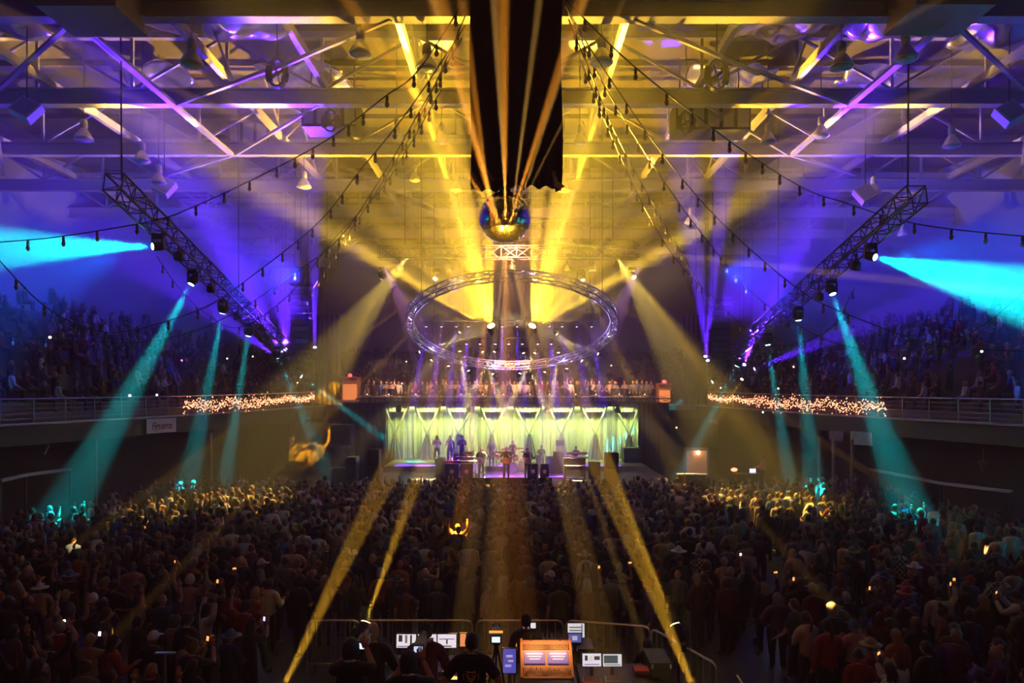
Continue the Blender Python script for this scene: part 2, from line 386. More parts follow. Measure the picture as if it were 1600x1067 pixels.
for X in (3.6, 7.2, 10.7, 17.7, 24):
    for s in (1, -1):
        side = 'right' if s > 0 else 'left'
        t = thing('roof_beam', f'{pos_word[X]} long cream beam running away under the roof, {side} of centre', 'roof beam')
        z = ZB + .75
        MB().bar((s * X, 14, z), (s * X, 60 if X < 20 else 48, z), .2, .3).build('beam', M_steel, t)
        if X in (3.6, 10.7):
            for k in range(len(TY) - 2):
                ya, yb = TY[k], TY[k + 1]; ym = (ya + yb) / 2
                MB().bar((s * X, ya, z), (s * X, ym, ZT), .07).build('strut', M_steel, t)
                MB().bar((s * X, ym, ZT), (s * X, yb, z), .07).build('strut', M_steel, t)
for s, side in ((-1, 'left'), (1, 'right')):
    for a, b, d, w in [((13, 20.9), (13.1, 33), 'bright tie from the first to the third truss', .26), ((13.1, 33), (17.6, 36), 'short tie leaving the third truss outward', .12),
                    ((13, 20.9), (20.5, 27.2), 'outward tie from first truss to second', .13), ((13, 27.2), (8.5, 24.3), 'inward tie ending at the second truss', .12),
                    ((3.6, 20.9), (8.6, 24.5), 'slanting tie beside the innermost beam', .1), ((13, 33), (7.5, 27.2), 'inward tie between second and third truss', .09), ((20, 27.2), (26, 36), 'outermost slanting tie near the side wall', .1)]:
        MB().bar((s * a[0], a[1], ZB + .02), (s * b[0], b[1], ZB + .02), w, .12).build('roof_brace', M_steel, label=f'{d}, {side} of centre', cat='roof brace')
# foil covered insulation blankets sagging between the trusses
def blanket(cx, cyy, sx, sy, seed, lab):
    r = random.Random(seed); ph = [r.uniform(0, 6) for _ in range(6)]
    def fn(u, v):
        x = (u - .5) * sx; y = (v - .5) * sy
        z = 19.15 - .45 * sin(pi * u) * sin(pi * v) + .14 * sin(u * 9 + ph[0] + v * 4) + .10 * sin(v * 13 + ph[1] - u * 5) + .06 * sin(u * 23 + ph[2]) * cos(v * 17 + ph[3])
        return Vector((cx + x + .25 * sin(v * 5 + ph[4]), cyy + y + .25 * sin(u * 6 + ph[5]), z))
    g = MB(); g.grid(fn, 22, 22); o = g.build('insulation_blanket', M_foil, smooth=True, label=lab, cat='insulation')
    md = o.modifiers.new('thick', 'SOLIDIFY'); md.thickness = .05
for i, (x, y, sx, sy, lab) in enumerate([(-14, 23.6, 4.5, 4, 'crumpled foil insulation blanket left of the bright tie'), (-18.5, 24, 3, 4.5, 'crumpled foil blanket outermost on the left'), (-9.6, 24.2, 3.2, 4, 'shiny foil blanket between left bright tie and black drape'),
        (-8.5, 30, 3.6, 3.2, 'foil blanket over the left ring fan'), (9.6, 24.2, 3.4, 4.2, 'shiny foil blanket between black drape and right bright tie'), (13.8, 24, 3.6, 4, 'crumpled foil blanket beside the right bright tie'),
        (18.2, 25, 3, 4, 'crumpled foil blanket outermost on the right'), (9.2, 30, 3.4, 3.2, 'foil blanket beyond the right ring fan'), (-15, 30, 3, 3, 'foil blanket behind the left hanging bell lamps'), (15, 30, 3, 3, 'foil blanket behind the right hanging bell lamps')]):
    blanket(x, y, sx, sy, i, lab)
# air handlers with cream panels, heater boxes, ring fans, square speakers, bell lamps
def air_handler(loc, w, lab):
    t = thing('air_handler', lab, 'air handler', loc)
    MB().box((0, 0, 0), (w, 1.2, 1.1)).build('casing', M_blackmetal, t)
    n = int(w / .55)
    for i in range(n):
        MB().box((-w / 2 + (i + .5) * w / n, -.63, 0), (w / n * .72, .06, .9)).build('panel', M_ledge, t)
    for i in (-1, 1): MB().tube((i * w * .4, 0, .5), (i * w * .4, 0, 19.6 - loc[2]), .03).build('hanger', M_blackmetal, t)
air_handler(P(520, 185, 28.8), 2.2, 'dark air handler with cream panels hanging left of the drape')
air_handler(P(1108, 190, 28.8), 3.0, 'dark air handler with cream panels hanging right of the drape')
air_handler(P(395, 215, 35.5), 2.0, 'farther air handler over the left side, behind the second truss')
for (x, y, Y, side) in ((150, 5, 20.2, 'left'), (1462, 3, 20.2, 'right')):
    p = P(x, y, Y); t = thing('heater_box', f'large tan ceiling heater box at the top {side} corner', 'heater', p)
    MB().box((0, 0, .1), (2.0, 1.5, 1.1)).build('casing', mat('tan_metal', (.32, .24, .12), .5), t)
    MB().box((0, -.1, -.52), (2.2, 1.7, .14)).build('flange', mat('tan_metal', (.3, .2, .1), .5), t)
    for i in (-.8, .8): MB().tube((i, 0, .6), (i, 0, 20.4 - p.z), .03).build('hanger', M_blackmetal, t)
for (x, y, Y, r, lab) in ((433, 115, 24.0, .42, 'dark ring fan hanging high on the left'), (1120, 118, 24.0, .46, 'dark ring fan hanging high on the right'), (517, 190, 27.6, .38, 'ring fan in front of the left air handler'), (1072, 192, 27.6, .4, 'ring fan in front of the right air handler')):
    p = P(x, y, Y); t = thing('ring_fan', lab, 'fan', p)
    g = MB()
    for i in range(20):
        a, b = 2 * pi * i / 20, 2 * pi * (i + 1) / 20
        g.bar((r * .7 * cos(a), 0, r * 1.1 * sin(a)), (r * .7 * cos(b), 0, r * 1.1 * sin(b)), .22, .07)
    g.build('ring', M_blackmetal, t)
    for i in range(4):
        a = i * pi / 2 + .4; MB().bar((0, 0, 0), (r * .6 * cos(a), .03, r * .95 * sin(a)), .03, .1).build('blade', M_blackmetal, t)
    MB().sphere((0, 0, 0), .09).build('hub', M_blackmetal, t)
    MB().tube((0, 0, r), (0, 0, 19.6 - p.z), .025).build('hanger', M_blackmetal, t)
for (x, y, Y, lab) in ((42, 172, 25, 'square white speaker near the left edge of the ceiling'), (257, 292, 31, 'square white speaker low over the left truss'), (1577, 178, 25, 'square white speaker near the right edge of the ceiling'), (1352, 303, 31, 'square white speaker low over the right truss')):
    p = P(x, y, Y); t = thing('ceiling_speaker', lab, 'speaker', p)
    rot = Matrix.Rotation(R(28 if x < 800 else -28), 3, 'Y') @ Matrix.Rotation(R(-25), 3, 'X')
    MB().box((0, 0, 0), (.75, .35, .75), rot).build('cabinet', M_white, t)
    MB().box(rot @ Vector((0, -.19, 0)), (.62, .03, .62), rot).build('grille', mat('grey_grille', (.4, .4, .42), .7), t)
    MB().tube((0, 0, .3), (0, 0, 19.6 - p.z), .025).build('bracket', M_blackmetal, t)
M_shade = mat('lamp_reflector', (.72, .68, .6), .3, .5)
proto = None
BELLS = [(300, 78, 21.6, 1), (563, 62, 21.6, 1), (667, 85, 21.6, 1), (940, 75, 21.6, 1), (1315, 82, 21.6, 1), (1415, 70, 21.6, 1), (131, 200, 28, 1), (222, 235, 28, .9), (475, 278, 34, 1), (690, 205, 29, .8), (906, 208, 29, .8), (620, 196, 29, .7),
         (712, 283, 35, .8), (648, 268, 35, .7), (882, 284, 35, .8), (1283, 195, 28, .9), (1487, 210, 27, .9), (1365, 287, 33, 1), (1200, 205, 28, .9), (248, 270, 30, .9), (1080, 335, 36, 1), (1410, 355, 40, .8)]
wx = lambda x: f'{abs(x - 800)} '
for i, (x, y, Y, sc) in enumerate(BELLS):
    sc0, sc = sc, sc * .82
    p = P(x, y, Y)
    row = 'front row' if Y < 23 else 'second row' if Y < 31 else 'far row'
    same = sorted([b for b in BELLS if ('front row' if b[2] < 23 else 'second row' if b[2] < 31 else 'far row') == row])
    k = same.index((x, y, Y, sc0))
    lab = f'bell-shaped pendant lamp, {ORD[k] if k < 9 else "tenth"} from the left in the {row}'
    t = thing('bell_lamp', lab, 'pendant lamp', p)
    MB().lathe([(.09 * sc, .34), (.15 * sc, .30), (.17 * sc, .18), (.17 * sc, .02), (.1 * sc, -.02)], 14).build('housing', M_steel, t, smooth=True)
    MB().lathe([(.11 * sc, 0), (.2 * sc, -.10), (.33 * sc, -.26), (.42 * sc, -.40), (.44 * sc, -.46), (.40 * sc, -.46), (.3 * sc, -.28), (.09 * sc, -.06)], 18).build('reflector', M_shade, t, smooth=True)
    MB().lathe([(.40 * sc, -.44), (.30 * sc, -.5), (.01, -.54)], 14).build('lens', mat('dull_lens', (.55, .6, .5), .25), t, smooth=True)
    MB().tube((0, 0, .3), (0, 0, 20.3 - p.z), .018, n=5).build('cord', M_blackmetal, t)
# long conduits and cables just under the roof
for i, (y, z) in enumerate([(23.5, 18.6), (30.5, 18.3), (36, 18.2), (41.5, 18.2), (47.5, 18.2)]):
    MB().tube((-26, y, z), (26, y, z), .05, n=6).build('conduit', M_steel, label=f'{ORD[i]} thin pipe crossing the roof from side to side, from the camera', cat='pipe')

# ------------------------------------------------------------------ black drape over the mirror ball
dr = thing('hanging_drape', 'tall black drape hanging from the roof above the mirror ball', 'drape', (0, 0, 0))
x0, x1 = P(735, 0, 20).x, P(878, 0, 20).x
def dfn(u, v, y=19.95):
    x = x0 + (x1 - x0) * u; z = 11.78 + (20.4 - 11.78) * v
    if v == 0: z += .05 * sin(u * 40) - .06 * u + (.12 if .42 < u < .94 else 0)
    return Vector((x + .03 * sin(v * 11), y + .05 * sin(u * 34) * (1 - .3 * v), z))
g = MB(); g.grid(dfn, 70, 16); g.grid(lambda u, v: dfn(u, v, 20.3), 70, 16, True)
g.build('cloth', M_black, dr, smooth=True)
MB().box(((x0 + x1) / 2, 20.1, 20.4), (x1 - x0, .1, .12)).build('batten', M_blackmetal, dr)
for (a, b, c) in (((745, 228), (752, 262), (770, 286)), ((738, 270), (748, 292), (760, 296)), ((864, 268), (870, 290), (878, 296))):
    pts = [P(*q, 19.8) for q in (a, b, c)]
    g = MB(); g.grid(lambda u, v: pts[0].lerp(pts[1], v * 2) + Vector((.12 * (u - .5), -.05 * u, 0)) if v < .5 else pts[1].lerp(pts[2], v * 2 - 1) + Vector((.16 * (u - .5), -.12 * u, .05 * u)), 2, 8)
    g.build('torn_flap', mat('torn_lit_cloth', (.25, .12, .06), .7), dr)  # brown tone puts light caught by the torn black cloth into its colour
# ------------------------------------------------------------------ mirror ball
bl = thing('mirror_ball', 'big mirror ball hanging below the black drape', 'mirror ball', BALL)
MB().sphere((0, 0, 0), BR - .02, 40, 24).build('core', M_blackmetal, bl, smooth=True)
g = MB(); rr = random.Random(3); NR = 40
for j in range(1, NR):
    th = pi * j / NR; n = max(4, int(2 * pi * BR * sin(th) / (pi * BR / NR)))
    for i in range(n):
        ph = 2 * pi * i / n; d = Vector((sin(th) * cos(ph), sin(th) * sin(ph), cos(th)))
        e1 = Vector((-sin(ph), cos(ph), 0)); nn = (d + Vector((rr.gauss(0, .03), rr.gauss(0, .03), rr.gauss(0, .03)))).normalized()
        e1 = (e1 - nn * e1.dot(nn)).normalized(); e2 = nn.cross(e1); h = pi * BR / NR * .46
        c = d * BR; g.add([c - e1 * h - e2 * h, c + e1 * h - e2 * h, c + e1 * h + e2 * h, c - e1 * h + e2 * h], [(0, 1, 2, 3)])
g.build('mirror_tiles', mat('mirror_glass', (.9, .88, .85), .12, 1.0), bl, kind='stuff')
MB().lathe([(.16, BR - .04), (.16, BR + .12), (.06, BR + .16), (.06, BR + .3)], 12).build('motor', M_blackmetal, bl)
MB().tube((0, 0, BR + .25), (0, .0, 19.7 - BALL.z), .03).build('chain', M_rail, bl)
# ------------------------------------------------------------------ festoon strings
def spline_px(pts):
    w = [P(p[0], p[1], max(18.5, p[2] - 4.5 * max(0, 1 - (p[2] - 24) / 6)) if i < 3 else p[2] - (2 if i == 3 else 0)) for i, p in enumerate(pts)]; return [interp(w, i / 120) for i in range(121)]
STR = [
 ('highest string of bulbs, sweeping from the drape to the left edge', [(733, -12, 24), (655, 108, 24), (600, 152, 24), (515, 216, 24), (412, 272, 24), (300, 324, 24), (238, 345, 24), (90, 370, 23), (-30, 380, 22)]),
 ('string of bulbs sagging over the left grandstand to the left edge', [(727, 40, 24), (640, 170, 25), (560, 270, 26), (495, 350, 27), (395, 430, 27), (320, 480, 26), (200, 517, 25), (130, 510, 24), (60, 470, 23), (-20, 385, 22)]),
 ('string of bulbs sagging lowest over the left grandstand', [(722, 60, 24), (655, 175, 26), (600, 270, 28), (530, 372, 30), (455, 430, 31), (345, 500, 30), (235, 533, 29), (80, 530, 28), (-30, 522, 27)]),
 ('short far string of bulbs curling up to the left truss', [(690, 140, 25), (600, 290, 30), (525, 370, 33), (450, 462, 36), (375, 511, 36), (325, 492, 34), (280, 450, 32), (245, 400, 30)]),
 ('highest string of bulbs, sweeping from the drape to the right edge', [(884, 0, 24), (975, 90, 24), (1068, 166, 24), (1165, 238, 24), (1260, 296, 24), (1325, 318, 24), (1395, 341, 24), (1478, 357, 23), (1630, 372, 22)]),
 ('string of bulbs sagging over the right grandstand', [(884, 10, 24), (935, 95, 25), (1035, 240, 26), (1130, 350, 27), (1245, 450, 27), (1305, 483, 26), (1420, 527, 25), (1480, 542, 24), (1630, 550, 23)]),
 ('string of bulbs passing right of the ball towards the side truss', [(888, 20, 24), (945, 135, 26), (1015, 250, 28), (1085, 350, 30), (1150, 430, 32), (1200, 478, 32), (1290, 530, 30), (1370, 548, 29), (1450, 545, 27), (1530, 512, 25), (1630, 430, 23)]),
 ('short far string of bulbs curling up to the right truss', [(905, 90, 25), (965, 235, 28), (1010, 330, 31), (1060, 410, 34), (1120, 470, 37), (1190, 533, 37), (1250, 535, 35), (1300, 510, 33), (1335, 450, 31)]),
 ('steep inner string of bulbs left of the ball', [(729, 20, 24), (690, 110, 25), (640, 215, 28), (575, 320, 32), (520, 400, 36), (478, 470, 40)]),
 ('steep inner string of bulbs right of the ball', [(888, 30, 24), (925, 120, 25), (960, 205, 28), (1010, 300, 32), (1065, 395, 36), (1110, 470, 40)]),
]
MB_sock = MB().lathe([(.012, 0), (.035, -.03), (.038, -.13), (.03, -.14)], 7).mesh('socket', M_blackmetal)
MB_bulb = MB().lathe([(.02, -.13), (.05, -.19), (.055, -.23), (.035, -.28), (.005, -.30)], 8).mesh('bulb', mat('clear_unlit_bulb', (.22, .16, .12), .15, spec=.8), True)
for lab, pts in STR:
    w = spline_px(pts); t = thing('festoon_string', lab, 'string lights', (0, 0, 0), group='strings of bulbs fanning out from the drape')
    MB().path(w, .021, 5).build('cable', M_blackmetal, t)
    acc = 0; nxt = .6
    for a, b in zip(w, w[1:]):
        acc += (b - a).length
        if acc > nxt:
            nxt += 1.05
            so = put('socket', MB_sock, t, loc=b); so.scale = (1.2,) * 3; put('bulb', MB_bulb, so)
# overall hook where the strings meet the roof
# ------------------------------------------------------------------ lamp fixtures
def emit(name, col, st): return mat(name, col, .4, emit=st, ecol=col)
LENS = {'cyan': emit('cyan_lens', (.35, 1, 1), 8), 'gold': emit('gold_lens', (1, .7, .2), 8), 'violet': emit('violet_lens', (.45, .3, 1), 5), 'off': mat('dark_lens', (.05, .05, .06), .1)}
ME_base = MB().box((0, 0, .36), (.34, .26, .14)).mesh('base', M_blackmetal)
g = MB(); g.box((-.2, 0, .12), (.05, .14, .42)); g.box((.2, 0, .12), (.05, .14, .42)); g.box((0, 0, .30), (.45, .16, .06)); ME_yoke = g.mesh('yoke', M_blackmetal)
ME_head = MB().lathe([(.05, .24), (.13, .2), (.16, .08), (.17, -.06), (.15, -.16), (.13, -.19)], 12).mesh('head', M_blackmetal, True)
ME_lens = {k: MB().lathe([(.125, -.185), (.12, -.2), (.06, -.215)], 12).mesh('lens', m) for k, m in LENS.items()}
def fixture(a, b, key, size, lab, group=None, floor=False):
    t = thing('moving_head_lamp', lab, 'stage lamp', a, group=group)
    t.scale = (size,) * 3
    f = -1 if floor else 1
    bs = put('base', ME_base, t); yk = put('yoke', ME_yoke, t)
    if floor: bs.rotation_euler = yk.rotation_euler = (pi, 0, 0)
    d = (b - a).normalized(); hd = put('head', ME_head, t); hd.rotation_euler = d.to_track_quat('-Z', 'Y').to_euler()
    put('lens', ME_lens[key], hd)
    return t
nm = {}
def side_of(x): return 'left' if x < 0 else 'right'
i_cy = {-1: 0, 1: 0}
ring_c = 0
for (a, b, key, size) in FIX:
    s = -1 if a.x < 0 else 1; fl = False
    if key == 'cyan':
        lab = f'{ORD[i_cy[s]]} cyan moving head from the camera on the {side_of(s)} raked truss'; i_cy[s] += 1; gr = 'cyan heads on the side trusses'
    elif abs(a.y - 13.5) < .1: lab = f'gold floor lamp beside the mixing desks, {side_of(s)} one'; gr = None; fl = True
    elif abs(a.y - 10.5) < .1: lab = f'near gold floor lamp at the {side_of(s)} bottom edge'; gr = None; fl = True
    elif abs(a.y - 37) < .1: lab = f'brilliant gold lamp inside the ring throwing a fan upward, {side_of(s + 0)} one'; gr = None
    elif abs(a.y - 38) < .1: k = nm.get('ft', 0); nm['ft'] = k + 1; lab = f'{ORD[k]} long moving head from the left on the front truss'; gr = 'heads on the front truss'
    elif abs(a.y - 39) < .1:
        up = a.z > 8.0; k = nm.get(up, 0); nm[up] = k + 1
        lab = f'{ORD[k]} small gold head from the left on the ring, among {"the upper ones aiming down" if up else "the lower ones aiming up"}'; gr = 'gold heads on the ring'
    elif key == 'violet' and a.y in (40, 42):
        k = nm.get(a.y, 0); nm[a.y] = k + 1; lab = f'{ORD[k]} tiny violet down-light from the left on the {"back" if a.y == 42 else "front"} pipe'; gr = 'violet down-lights over the stage'
    elif key == 'violet': k = nm.get(('v', s), 0); nm[('v', s)] = k + 1; lab = f'{ORD[k]} violet wash lamp from the camera side beside the {side_of(s)} loudspeaker column'; gr = 'violet wash lamps'; fl = True
    else: lab = 'single gold lamp near the far end of the right truss'; gr = None
    fx = fixture(a, b, key, size, lab, gr, fl)
    if abs(a.y - 13.5) < .1 or abs(a.y - 10.5) < .1: MB().tube((0, 0, -.4), (0, 0, -a.z / size), .03).build('stand', M_blackmetal, fx); MB().lathe([(.3, 0), (.28, .03), (.03, .05)], 12, Matrix.Translation((0, 0, -a.z / size))).build('stand_foot', M_blackmetal, fx)
    elif key == 'violet' and a.y == 41: MB().tube((0, 0, .3), (0, 0, (19.6 - a.z) / size), .02, n=5).build('hanging_rod', M_blackmetal, fx)
    elif abs(a.y - 37) < .1 or abs(a.y - 39) < .1: MB().tube((0, 0, .3), (0, 0, (19.6 - a.z) / size), .014, n=4).build('hanging_cable', M_blackmetal, fx)
# ------------------------------------------------------------------ trusses
def box_truss(name, a, b, w, seg, lab, m=M_alu, chord=.035, hang=None):
    t = thing(name, lab, 'lighting truss'); a, b = Vector(a), Vector(b)
    d = (b - a).normalized(); x = d.cross(Vector((0, 0, 1))).normalized(); u = x.cross(d)
    off = [(-1, -1), (1, -1), (1, 1), (-1, 1)]
    C4 = [x * i * w / 2 + u * j * w / 2 for i, j in off]
    for c in C4: MB().tube(a + c, b + c, chord, n=6).build('chord', m, t)
    n = max(2, int((b - a).length / seg))
    for k in range(n):
        p, q = a.lerp(b, k / n), a.lerp(b, (k + 1) / n); g = MB()
        for f in range(4):
            c0, c1 = C4[f], C4[(f + 1) % 4]
            g.tube(p + c0, p + c1, chord * .6, n=4); g.tube(p + (c0 if k % 2 else c1), q + (c1 if k % 2 else c0), chord * .6, n=4)
        g.build('lacing', m, t)
    for h in (hang or []):
        p = a.lerp(b, h); MB().tube(p + u * w / 2, (p.x, p.y, 19.6), .03, n=5).build('chain', M_blackmetal, t)
    return t
M_darktruss = mat('dark_truss', (.08, .09, .1), .4, .6)
for pts, nmz in ((SIDE_L, 'left'), (SIDE_R, 'right')):
    w = [P(*p) for p in pts]; d = (w[-1] - w[0]).normalized(); up = Vector((0, 0, .78))
    box_truss('lighting_truss', w[0] + up - d * 3, w[-1] + up + d * 1.0, .6, .75, f'dark raked lighting truss sloping down along the {nmz} side', M_darktruss, .04, (.02, .5, .97))
    # unlit round lamps hanging between
    for k in range(5):
        p = w[k].lerp(w[k + 1], .45) + Vector((.15, 0, .25)); s = thing('par_lamp', f'unlit round lamp after the {ORD[k]} cyan head on the {nmz} truss', 'stage lamp', p)
        MB().lathe([(.08, .2), (.17, .12), (.2, -.08), (.19, -.14)], 12, Matrix.Rotation(R(30), 4, 'X')).build('can', M_blackmetal, s, smooth=True)
        MB().box((0, 0, .3), (.06, .06, .35)).build('clamp', M_blackmetal, s)
FT_Z0 = P(0, 402, 38).z
box_truss('lighting_truss', (P(592, 0, 38).x, 38, FT_Z0 + .25), (P(998, 0, 38).x, 38, FT_Z0 + .25), .62, .8, 'straight lighting truss across the hall behind the mirror ball', M_darktruss, .045, (.1, .9))
for k, x in enumerate([624, 660, 702, 730, 800, 856, 886, 926, 962]):
    p = P(x, 418, 38); s = thing('par_lamp', f'{ORD[k]} unlit round lamp from the left under the straight truss', 'stage lamp', p)
    MB().lathe([(.08, .18), (.17, .12), (.22, -.1), (.2, -.2)], 12).build('can', M_darktruss, s, smooth=True)
    MB().box((0, 0, .38), (.06, .06, .45)).build('clamp', M_darktruss, s)
    MB().lathe([(.19, -.19), (.1, -.22)], 12).build('lens', LENS['off'], s)
for (y, xs, py, w) in ((42, ROW_A, 508, 'back'), (40, ROW_B, 535, 'front')):
    t = thing('lamp_pipe', f'thin dark pipe carrying the {w} row of violet down-lights', 'pipe'); z = P(0, py, y).z + .24
    xa, xb = P(min(xs) - 10, 0, y).x, P(max(xs) + 10, 0, y).x
    MB().tube((xa, y, z), (xb, y, z), .03).build('pipe', M_darktruss, t)
    for x in (xa + .2, xb - .2): MB().tube((x, y, z), (x, y, 19.6), .012, n=4).build('cable', M_blackmetal, t)
# ------------------------------------------------------------------ tilted ring truss
rg = thing('ring_truss', 'large tilted silver ring truss glowing violet over the stage', 'lighting truss', (0, 37, 9.35))
rg.rotation_euler = (R(-20.5), 0, 0)
NS = 32; RR = 5.35
def rp(t, dr, dz): return Vector(((RR + dr) * cos(t), (RR + dr) * sin(t), dz))
for k in range(NS):
    g = MB(); t0, t1 = 2 * pi * k / NS, 2 * pi * (k + 1) / NS
    for dr, dz in ((-.17, -.19), (.17, -.19), (-.17, .19), (.17, .19)): g.tube(rp(t0, dr, dz), rp(t1, dr, dz), .04, n=6, caps=False)
    tm = (t0 + t1) / 2
    for (p, q) in (((-.17, -.19), (-.17, .19)), ((.17, -.19), (.17, .19)), ((-.17, .19), (.17, .19)), ((-.17, -.19), (.17, -.19))):
        g.tube(rp(t0, *p), rp(tm, *q), .025, n=4); g.tube(rp(tm, *q), rp(t1, *p), .025, n=4); g.tube(rp(t0, *p), rp(t0, *q), .025, n=4)
    g.build('truss_segment', mat('ring_metal', (.42, .42, .5), .3, .85), rg)
inv = Matrix.Rotation(R(20.5), 3, 'X')
for t in (.6, 2.54, 3.75, 5.67):
    p = rp(t, 0, 0); w = Matrix.Rotation(R(-20.5), 3, 'X') @ p + Vector((0, 37, 9.35)); q = inv @ (Vector((w.x, w.y, 19.6)) - Vector((0, 37, 9.35)))
    MB().tube(p, q, .025, n=5).build('chain', M_blackmetal, rg)
# ------------------------------------------------------------------ loudspeaker columns and black masking drapes beside them
for (x, y0, y1, side) in ((471, 452, 545, 'left'), (1124, 478, 566, 'right')):
    t = thing('line_array', f'curved column of loudspeakers hanging on the {side} side of the stage', 'loudspeaker'); Y = 43; n = 10
    for k in range(n):
        p = P(x, y0 + (y1 - y0) * (k + .5) / n, Y - .012 * k * k); h = (y1 - y0) * Y / F / n * .9
        c = MB().box((0, 0, 0), (1.15, .7, h), None); o = c.build('cabinet', M_blackmetal, t, loc=p); o.rotation_euler = (R(2.2 * k), 0, 0)
        MB().box((0, -.36, 0), (1.05, .03, h * .8)).build('grille', mat('speaker_grille', (.05, .05, .055), .5, .4), o)
    p = P(x, y0 - 8, Y); MB().box((p.x, p.y, p.z), (1.3, .9, .12)).build('bumper_frame', M_blackmetal, t)
    for dx in (-.4, .4): MB().tube((p.x + dx, p.y, p.z), (p.x + dx, p.y, 19.6), .03).build('chain', M_blackmetal, t)
def drape(name, lab, cat, xa, xb, ya, yb, Y, m, folds=10, amp=.06, z0=None):
    a, b = P(xa, yb, Y), P(xb, ya, Y); g = MB()
    zlo = a.z if z0 is None else z0
    fn = lambda u, v: Vector((a.x + (b.x - a.x) * u, Y + amp * sin(u * folds * 2 * pi), zlo + (b.z - zlo) * v))
    g.grid(fn, folds * 6, 6); g.grid(lambda u, v: fn(u, v) + Vector((0, .12, 0)), folds * 6, 6, True)
    return g.build(name, m, label=lab, cat=cat, smooth=True)
M_brown = mat('dark_brown_drape', (.035, .02, .018), .85)
for (xa, xb, side) in ((492, 530, 'left'), (1069, 1106, 'right')):
    o = drape('masking_drape', f'tall dark drape hanging inside the {side} loudspeaker column', 'drape', xa, xb, 492, 632, 44.5, M_brown, 5)
    p = P((xa + xb) / 2, 492, 44.5); MB().tube((p.x, p.y, p.z - .1), (p.x, p.y, 19.6), .03).build('chain', M_blackmetal, o)
# ------------------------------------------------------------------ fairy lights bundled on the balcony rails
for s, side, ua, ub in ((1, 'left', .62, .985), (-1, 'right', .55, .96)):
    t = thing('fairy_lights', f'tangle of warm fairy lights bundled along the {side} balcony rail', 'string lights')
    rr = random.Random(5); g = MB(); wr = []
    for i in range(900):
        u = ua + (ub - ua) * i / 900; p = MIR(interp(RAIL, u), s)
        thick = .30 if u < .8 else .16
        q = p + Vector((s * (.12 + rr.uniform(0, .1)), 0, .62 + rr.gauss(0, thick * .62) - (.1 if u < .8 else 0) + .08 * sin(u * 90)))
        g.sphere(q, .028, 4, 3)
        if i % 2 == 0: wr.append(q)
    g.build('bulbs', emit('fairy_bulb', (1, .32, .16), 1.6), t, kind='stuff')
    MB().path(wr, .008, 3).build('wire', M_blackmetal, t)
# ------------------------------------------------------------------ boards hung on the balcony front
def rail_at(px):
    s = 1 if px < CX else -1; lo, hi = 0.0, 1.0; want = abs(px - CX) / F
    for _ in range(40):
        m = (lo + hi) / 2; q = interp(RAIL, m)
        if abs(q.x) / q.y > want: lo = m
        else: hi = m
    return MIR(interp(RAIL, lo), s)
def board(lab, x, y, wpx, hpx, Y, col, yaw, marks, name='banner_board'):
    q = rail_at(x); Y = q.y; p = P(x, y, Y); p.x += .16 if x < CX else -.16; yaw = 72 if x < CX else -72; t = thing(name, lab, 'sign', p, R(yaw)); w, h = .42 * wpx * Y / F / cos(R(yaw)), hpx * Y / F
    MB().box((0, 0, 0), (w, .06, h)).build('board', mat('board_' + name + lab[:5], col, .6), t)
    for k, (kind, dat, c) in enumerate(marks):
        if kind == 'text':
            lettering(dat[0], dat[1] * h, mat('ink_%s' % (c,), c, .6), t, (dat[2] * w, -.036, dat[3] * h), .3, dat[4], .012, .004)
        else:
            g = MB()
            for a, b, wd in dat: g.bar((a[0] * w, -.036, a[1] * h), (b[0] * w, -.036, b[1] * h), .01, wd * h)
            g.build('emblem', mat('ink_%s' % (c,), c, .6), t)
    return t
board('white board with dark red script lettering on the left balcony front', 247, 665, 43, 22, 36.2, (.62, .58, .56), 72 - 60, [('text', ('Figueroa', .74, .01, -.02, .72), (.16, .01, .03))])
board('pale green board with faint peaks on the right balcony front', 1336 + 15, 685, 32, 21, 34.0, (.40, .50, .50), -12, [('lines', [((-.4, -.3), (-.25, .35), .05), ((-.25, .35), (-.1, -.1), .05), ((-.05, -.25), (.15, .1), .04), ((.15, .1), (.35, -.3), .04)], (.18, .24, .22)), ('lines', [((-.35, -.38), (.4, -.38), .04)], (.5, .55, .6))])
board('small lilac board left of the pale green one', 1312, 681, 22, 15, 35.0, (.26, .18, .26), -12, [('lines', [((-.3, 0), (.3, 0), .1)], (.2, .13, .2))])
board('small violet board under the left fairy lights', 478, 643, 18, 10, 47.0, (.4, .2, .45), 6, [('lines', [((-.3, 0), (.3, 0), .15)], (.6, .5, .7))])
board('small pink board under the right fairy lights', 1118, 658, 18, 8, 44.0, (.5, .2, .25), -6, [('lines', [((-.3, 0), (.3, 0), .15)], (.6, .4, .4))])
for x, y, Y, side in ((69, 702, 26, 'left'), (1537, 728, 26, 'right')):
    p = P(x, y, rail_at(x).y + .6); g = MB(); g.add([p + Vector(v) for v in ((-.2, 0, .2), (.2, 0, .2), (0, 0, -.22), (-.2, .1, .2), (.2, .1, .2), (0, .1, -.22))], [(0, 1, 2)[::-1], (3, 4, 5), (0, 3, 4, 1), (1, 4, 5, 2), (2, 5, 3, 0)])
    g.tube(p + Vector((0, .05, .2)), p + Vector((0, .05, .75)), .02)
    g.build('pennant', M_ledge, label=f'small pale triangular pennant below the {side} balcony', cat='pennant')

for t in range(8):
    w = Matrix.Rotation(R(-20.5), 3, 'X') @ (rp(t * pi / 4 + .2, 0, 0) * .9) + Vector((0, 37, 9.35))
    L = bpy.data.lights.new('ring_fill', 'POINT'); L.energy = 22; L.color = (.4, .3, 1); L.shadow_soft_size = .1; o = bpy.data.objects.new('ring_fill', L); C.objects.link(o); o.location = w  # added point lights without fixtures, tinting the ring truss violet
